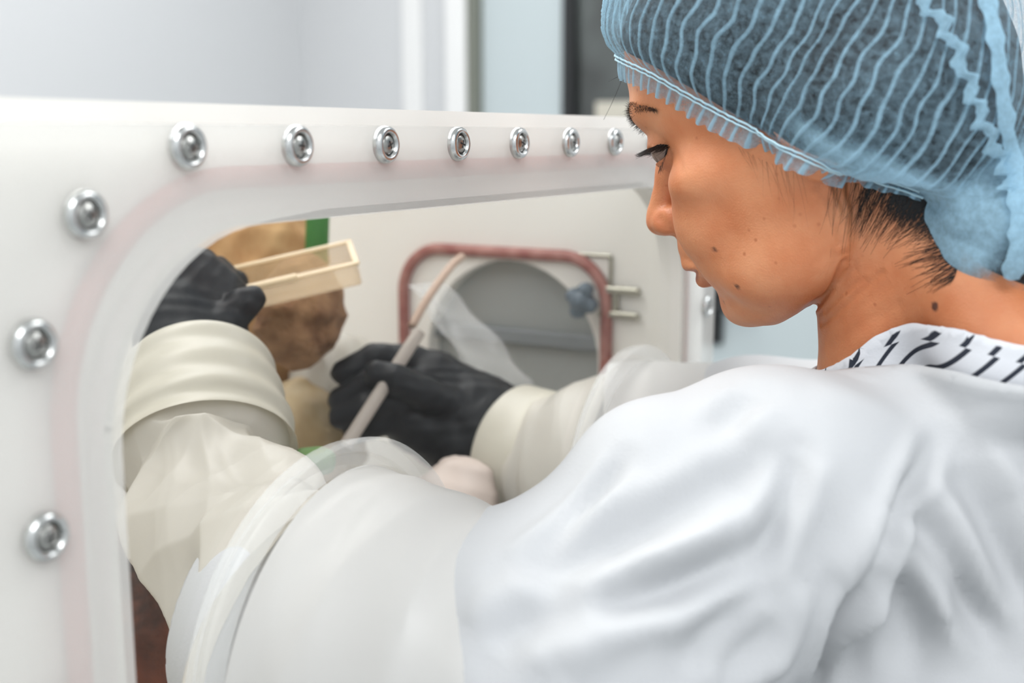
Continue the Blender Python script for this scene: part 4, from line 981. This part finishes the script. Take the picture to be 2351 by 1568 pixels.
def h_coat(az): return np.interp(np.degrees(np.abs(az)), [0, 63, 79, 97, 109, 115, 127, 180], [-52, -31, -26, -22, -19, -17, -20, -26])
V, Q = surface_net(shirt_sdf, (-205, -170, -240), (180, 130, -85), 3.0)
r_, az_, h_ = neck_r(V, 1.0, 1.0, (0, 0)); dn_ = h_shirt(az_)-h_; keep = dn_ > -1.0
bandk = np.clip(1-np.abs(dn_-2)/3.0, 0, 1)
V2 = V*1.0; gdir = V-np.array([0, -20, -160.]); gdir /= np.linalg.norm(gdir, axis=1, keepdims=True); V2 = V2+gdir*bandk[:, None]*1.6
V2, Q2, used = trim(V2, Q, dn_, UPW, keep); sme = mesh('striped_shirt', h2w(V2), Q2); S0 = h2w(V)-P_S0; u_ = np.arctan2(S0@CU, S0@CR)/(2*pi)*88
vattr(sme, 'stripe', u_[used]); vattr(sme, 'row', dn_[used])
so = link('striped_shirt', sme, shirtm, person); so['label'] = 'white jersey with short black stripes'
so.modifiers.new('thickness', 'SOLIDIFY').thickness = .0012
# coat, world metres
coatm = principled('white_coat_cotton', (.51, .522, .536), .85); bump(coatm, 500, .25, .0006, 2)
P_ = lambda *a: np.array(a)
C_SL, C_SR, C_UB = P_(.562, -.210, 1.268), P_(.85, -.185, 1.232), P_(.70, -.285, 1.235)
BULGE = at(1490, 1075, .58)
def w_mm(P): return (np.asarray(P, float)-HO)@HM*1000
def coat_sdf(P):
    d = smin(cap(P, C_SL, C_UB, .058, .075), cap(P, C_SR, C_UB, .056, .075), .05)
    d = smin(d, cap(P, C_UB, P_(.70, -.27, 1.05), .115, .145), .07)
    d = smin(d, cap(P, P_(.62, -.27, 1.08), P_(.80, -.25, 1.08), .12, .12), .05)
    d = smin(d, cap(P, P_(.63, -.30, 1.0), P_(.63, -.30, .62), .14, .15), .05)
    d = smin(d, cap(P, P_(.77, -.29, 1.0), P_(.77, -.29, .62), .14, .15), .05)
    d = smax(d, .60-P[..., 2], .01)
    dl_ = smin(cap(P, P_(.560, -.190, 1.270), P_(.480, -.118, 1.188), .066, .087), cap(P, P_(.480, -.118, 1.188), P_(.4595, .03, 1.182), .082, .070), .008)
    d = smin(d, under_sdf(w_mm(P))/1000-.011, .012)
    dr_ = smin(cap(P, C_SR, P_(.845, -.09, 1.22), .060, .060), cap(P, P_(.845, -.09, 1.22), P_(.826, .03, 1.184), .060, .056), .02)
    dl_ = smin(dl_, cap(P, BULGE, BULGE+np.array([.02, .01, -.03]), .030), .03)
    d = smin(d, smin(dl_, dr_, .001), .02)
    return d
V, Q = surface_net(coat_sdf, (.36, -.50, .58), (1.02, .05, 1.42), .0036)
def march_w(px, fn, off=0.0, t0=.30):
    D = np.array([ray(a, b) for a, b in px]); t = np.full(len(px), t0)
    for i in range(70):
        P = CC+D*t[:, None]; t = np.minimum(t+(fn(P.astype(np.float32))-off)*.85, 1.1)
    return P
FOLDS = [  # lines of cloth tension: (points, depth mm (valley > 0), half-width mm)
    ([(1230, 1275), (1310, 1200), (1385, 1115), (1435, 1050)], 3.5, 5),
    ([(1165, 1340), (1300, 1285), (1430, 1235), (1600, 1160), (1830, 1020)], 5, 9),
    ([(1340, 1430), (1480, 1370), (1650, 1300), (1760, 1230)], 5, 7),
    ([(1830, 1040), (1816, 1119), (1770, 1220), (1735, 1350)], 4, 6),
    ([(2150, 1000), (2092, 1113), (2029, 1234), (1990, 1300)], 4, 5),
    ([(1990, 1325), (1930, 1400), (1890, 1470), (1855, 1560)], 8, 6),
    ([(2092, 1136), (2150, 1257), (2235, 1400), (2300, 1500)], 6, 7),
    ([(2200, 1060), (2270, 1180), (2330, 1330), (2351, 1400)], 6, 9),
    ([(1130, 1500), (1180, 1440), (1260, 1400), (1300, 1330)], 5, 9),
    ([(1560, 1540), (1640, 1450), (1735, 1370)], 5, 8),
    ([(2050, 1290), (2080, 1400), (2100, 1560)], 5, 9),
    ([(1640, 1560), (1700, 1500), (1790, 1440)], 5, 8),
    ([(1740, 905), (1690, 945), (1650, 1000)], 3, 7),
    ([(1500, 1240), (1620, 1190), (1700, 1130)], -4, 9),
    ([(1420, 1310), (1560, 1270), (1700, 1210)], -5, 9),
    ([(1900, 1320), (1960, 1270), (2030, 1160)], -5, 9),
    ([(1950, 1440), (2030, 1340), (2060, 1240)], -5, 9),
    ([(2140, 1420), (2170, 1330), (2150, 1210)], -4, 8),
    ([(1300, 1560), (1400, 1450), (1560, 1400)], -5, 9),
    ([(1760, 1560), (1800, 1450), (1850, 1330)], -5, 9),
    ([(1850, 900), (1980, 930), (2100, 1000)], -2, 14),
    ([(2240, 930), (2280, 1050), (2330, 1150)], -4, 12),
]
gw = np.stack([coat_sdf((V+np.eye(3)[a]*.002).astype(np.float32))-coat_sdf((V-np.eye(3)[a]*.002).astype(np.float32)) for a in range(3)], -1); gw /= np.linalg.norm(gw, axis=1, keepdims=True)+1e-9
disp = np.zeros(len(V))
for pts, dep, hw in FOLDS:
    pts2 = spline(np.array([(a, b, 0) for a, b in pts], float), 24)[:, :2]; S = march_w(pts2, coat_sdf)
    best = np.full(len(V), 9.0); along = np.zeros(len(V))
    for i in range(len(S)-1):
        a, b = S[i], S[i+1]; e = b-a; t = np.clip(((V-a)@e)/(e@e+1e-12), 0, 1); dd = np.linalg.norm(V-a-t[:, None]*e, axis=1); m_ = dd < best; best[m_] = dd[m_]; along[m_] = (i+t[m_])/(len(S)-1)
    tap = np.sin(np.clip(along, .02, .98)*pi)**.6
    x_ = best*1000/hw
    if dep > 0: disp -= dep/1000*tap*1.55*(np.exp(-x_**2)-.55*np.exp(-((x_-1.9)/.9)**2))
    else: disp -= dep/1000*1.4*tap*np.exp(-x_**2)
# soft general drape
q = V*1000; drape = .9*np.sin(q[:, 0]*.045+q[:, 2]*.05+1.5*np.sin(q[:, 1]*.03))+.7*np.sin(q[:, 0]*.09-q[:, 2]*.035+2*np.sin(q[:, 2]*.02))
disp += drape/1000*np.clip((1.36-V[:, 2])*8, .15, 1)
V2 = V+gw*disp[:, None]
mmv = w_mm(V); r_, az_, h_ = neck_r(mmv, 1.0, 1.0, (0, 0))
dn_ = h_coat(az_)-h_; rl_ = np.interp(np.degrees(np.abs(az_)), [0, 60, 100, 115, 130, 180], [75, 75, 85, 112, 130, 130]); keep = (dn_ > -1.2) | (r_ > rl_); dn_ = np.where(r_ > rl_, 99, dn_)
bandk = np.clip(1-np.abs(dn_-4)/5.0, 0, 1)*(r_ < 150); V2 = V2+gw*bandk[:, None]*.0016
V2, Q2, used = trim(V2, Q, dn_, np.array([0, 0, .001]), keep)
coat = link('coat', mesh('coat', V2, Q2), coatm, person); coat.modifiers.new('thickness', 'SOLIDIFY').thickness = .0018; coat['label'] = 'white cotton lab coat with soft creases'
# lower body so that she stands on the floor
trm_ = principled('dark_trousers', (.05, .06, .09), .8); shm_ = principled('white_shoes', (.75, .75, .75), .5)
mb = MB()
for s in (-1, 1):
    mb.tube([(.70+.09*s, -.30, .72), (.70+.095*s, -.30, .45), (.70+.10*s, -.31, .06)], [.085, .065, .05], 20)
mb.build('trousers', trm_, person, True)
for s in (-1, 1):
    mb = MB(); mb.tube([(.70+.10*s, -.36, .045), (.70+.10*s, -.30, .048), (.70+.10*s, -.22, .04), (.70+.10*s, -.14, .032)], [.034, .044, .044, .028], 16); mb.build('shoe', shm_, person, True)
slo = principled('white_sleeve_collar', (.68, .675, .655), .4); sleeve_nodes(slo, (.70, .68, .65), .25, 0)
# outer, port-side part of each glove sleeve: a loose milky collar over the coat sleeve
V, Q, _, _ = ring_path([P_(.4595, .006, 1.1856), P_(.463, -.03, 1.182), P_(.468, -.075, 1.180), P_(.474, -.118, 1.184)], [.0960, .0940, .0890, .0790], 90, 120, crumple(31, .0022, 6))
link('outer_sleeve', mesh('outer_sleeve', V, Q), slo, LS)
V, Q, _, _ = ring_path([P_(.826, .006, 1.184), P_(.838, -.03, 1.19), P_(.850, -.075, 1.20), P_(.860, -.115, 1.205)], [.090, .088, .080, .076], 60, 90, crumple(33, .003, 6))
link('outer_sleeve', mesh('outer_sleeve', V, Q), slo, RS)
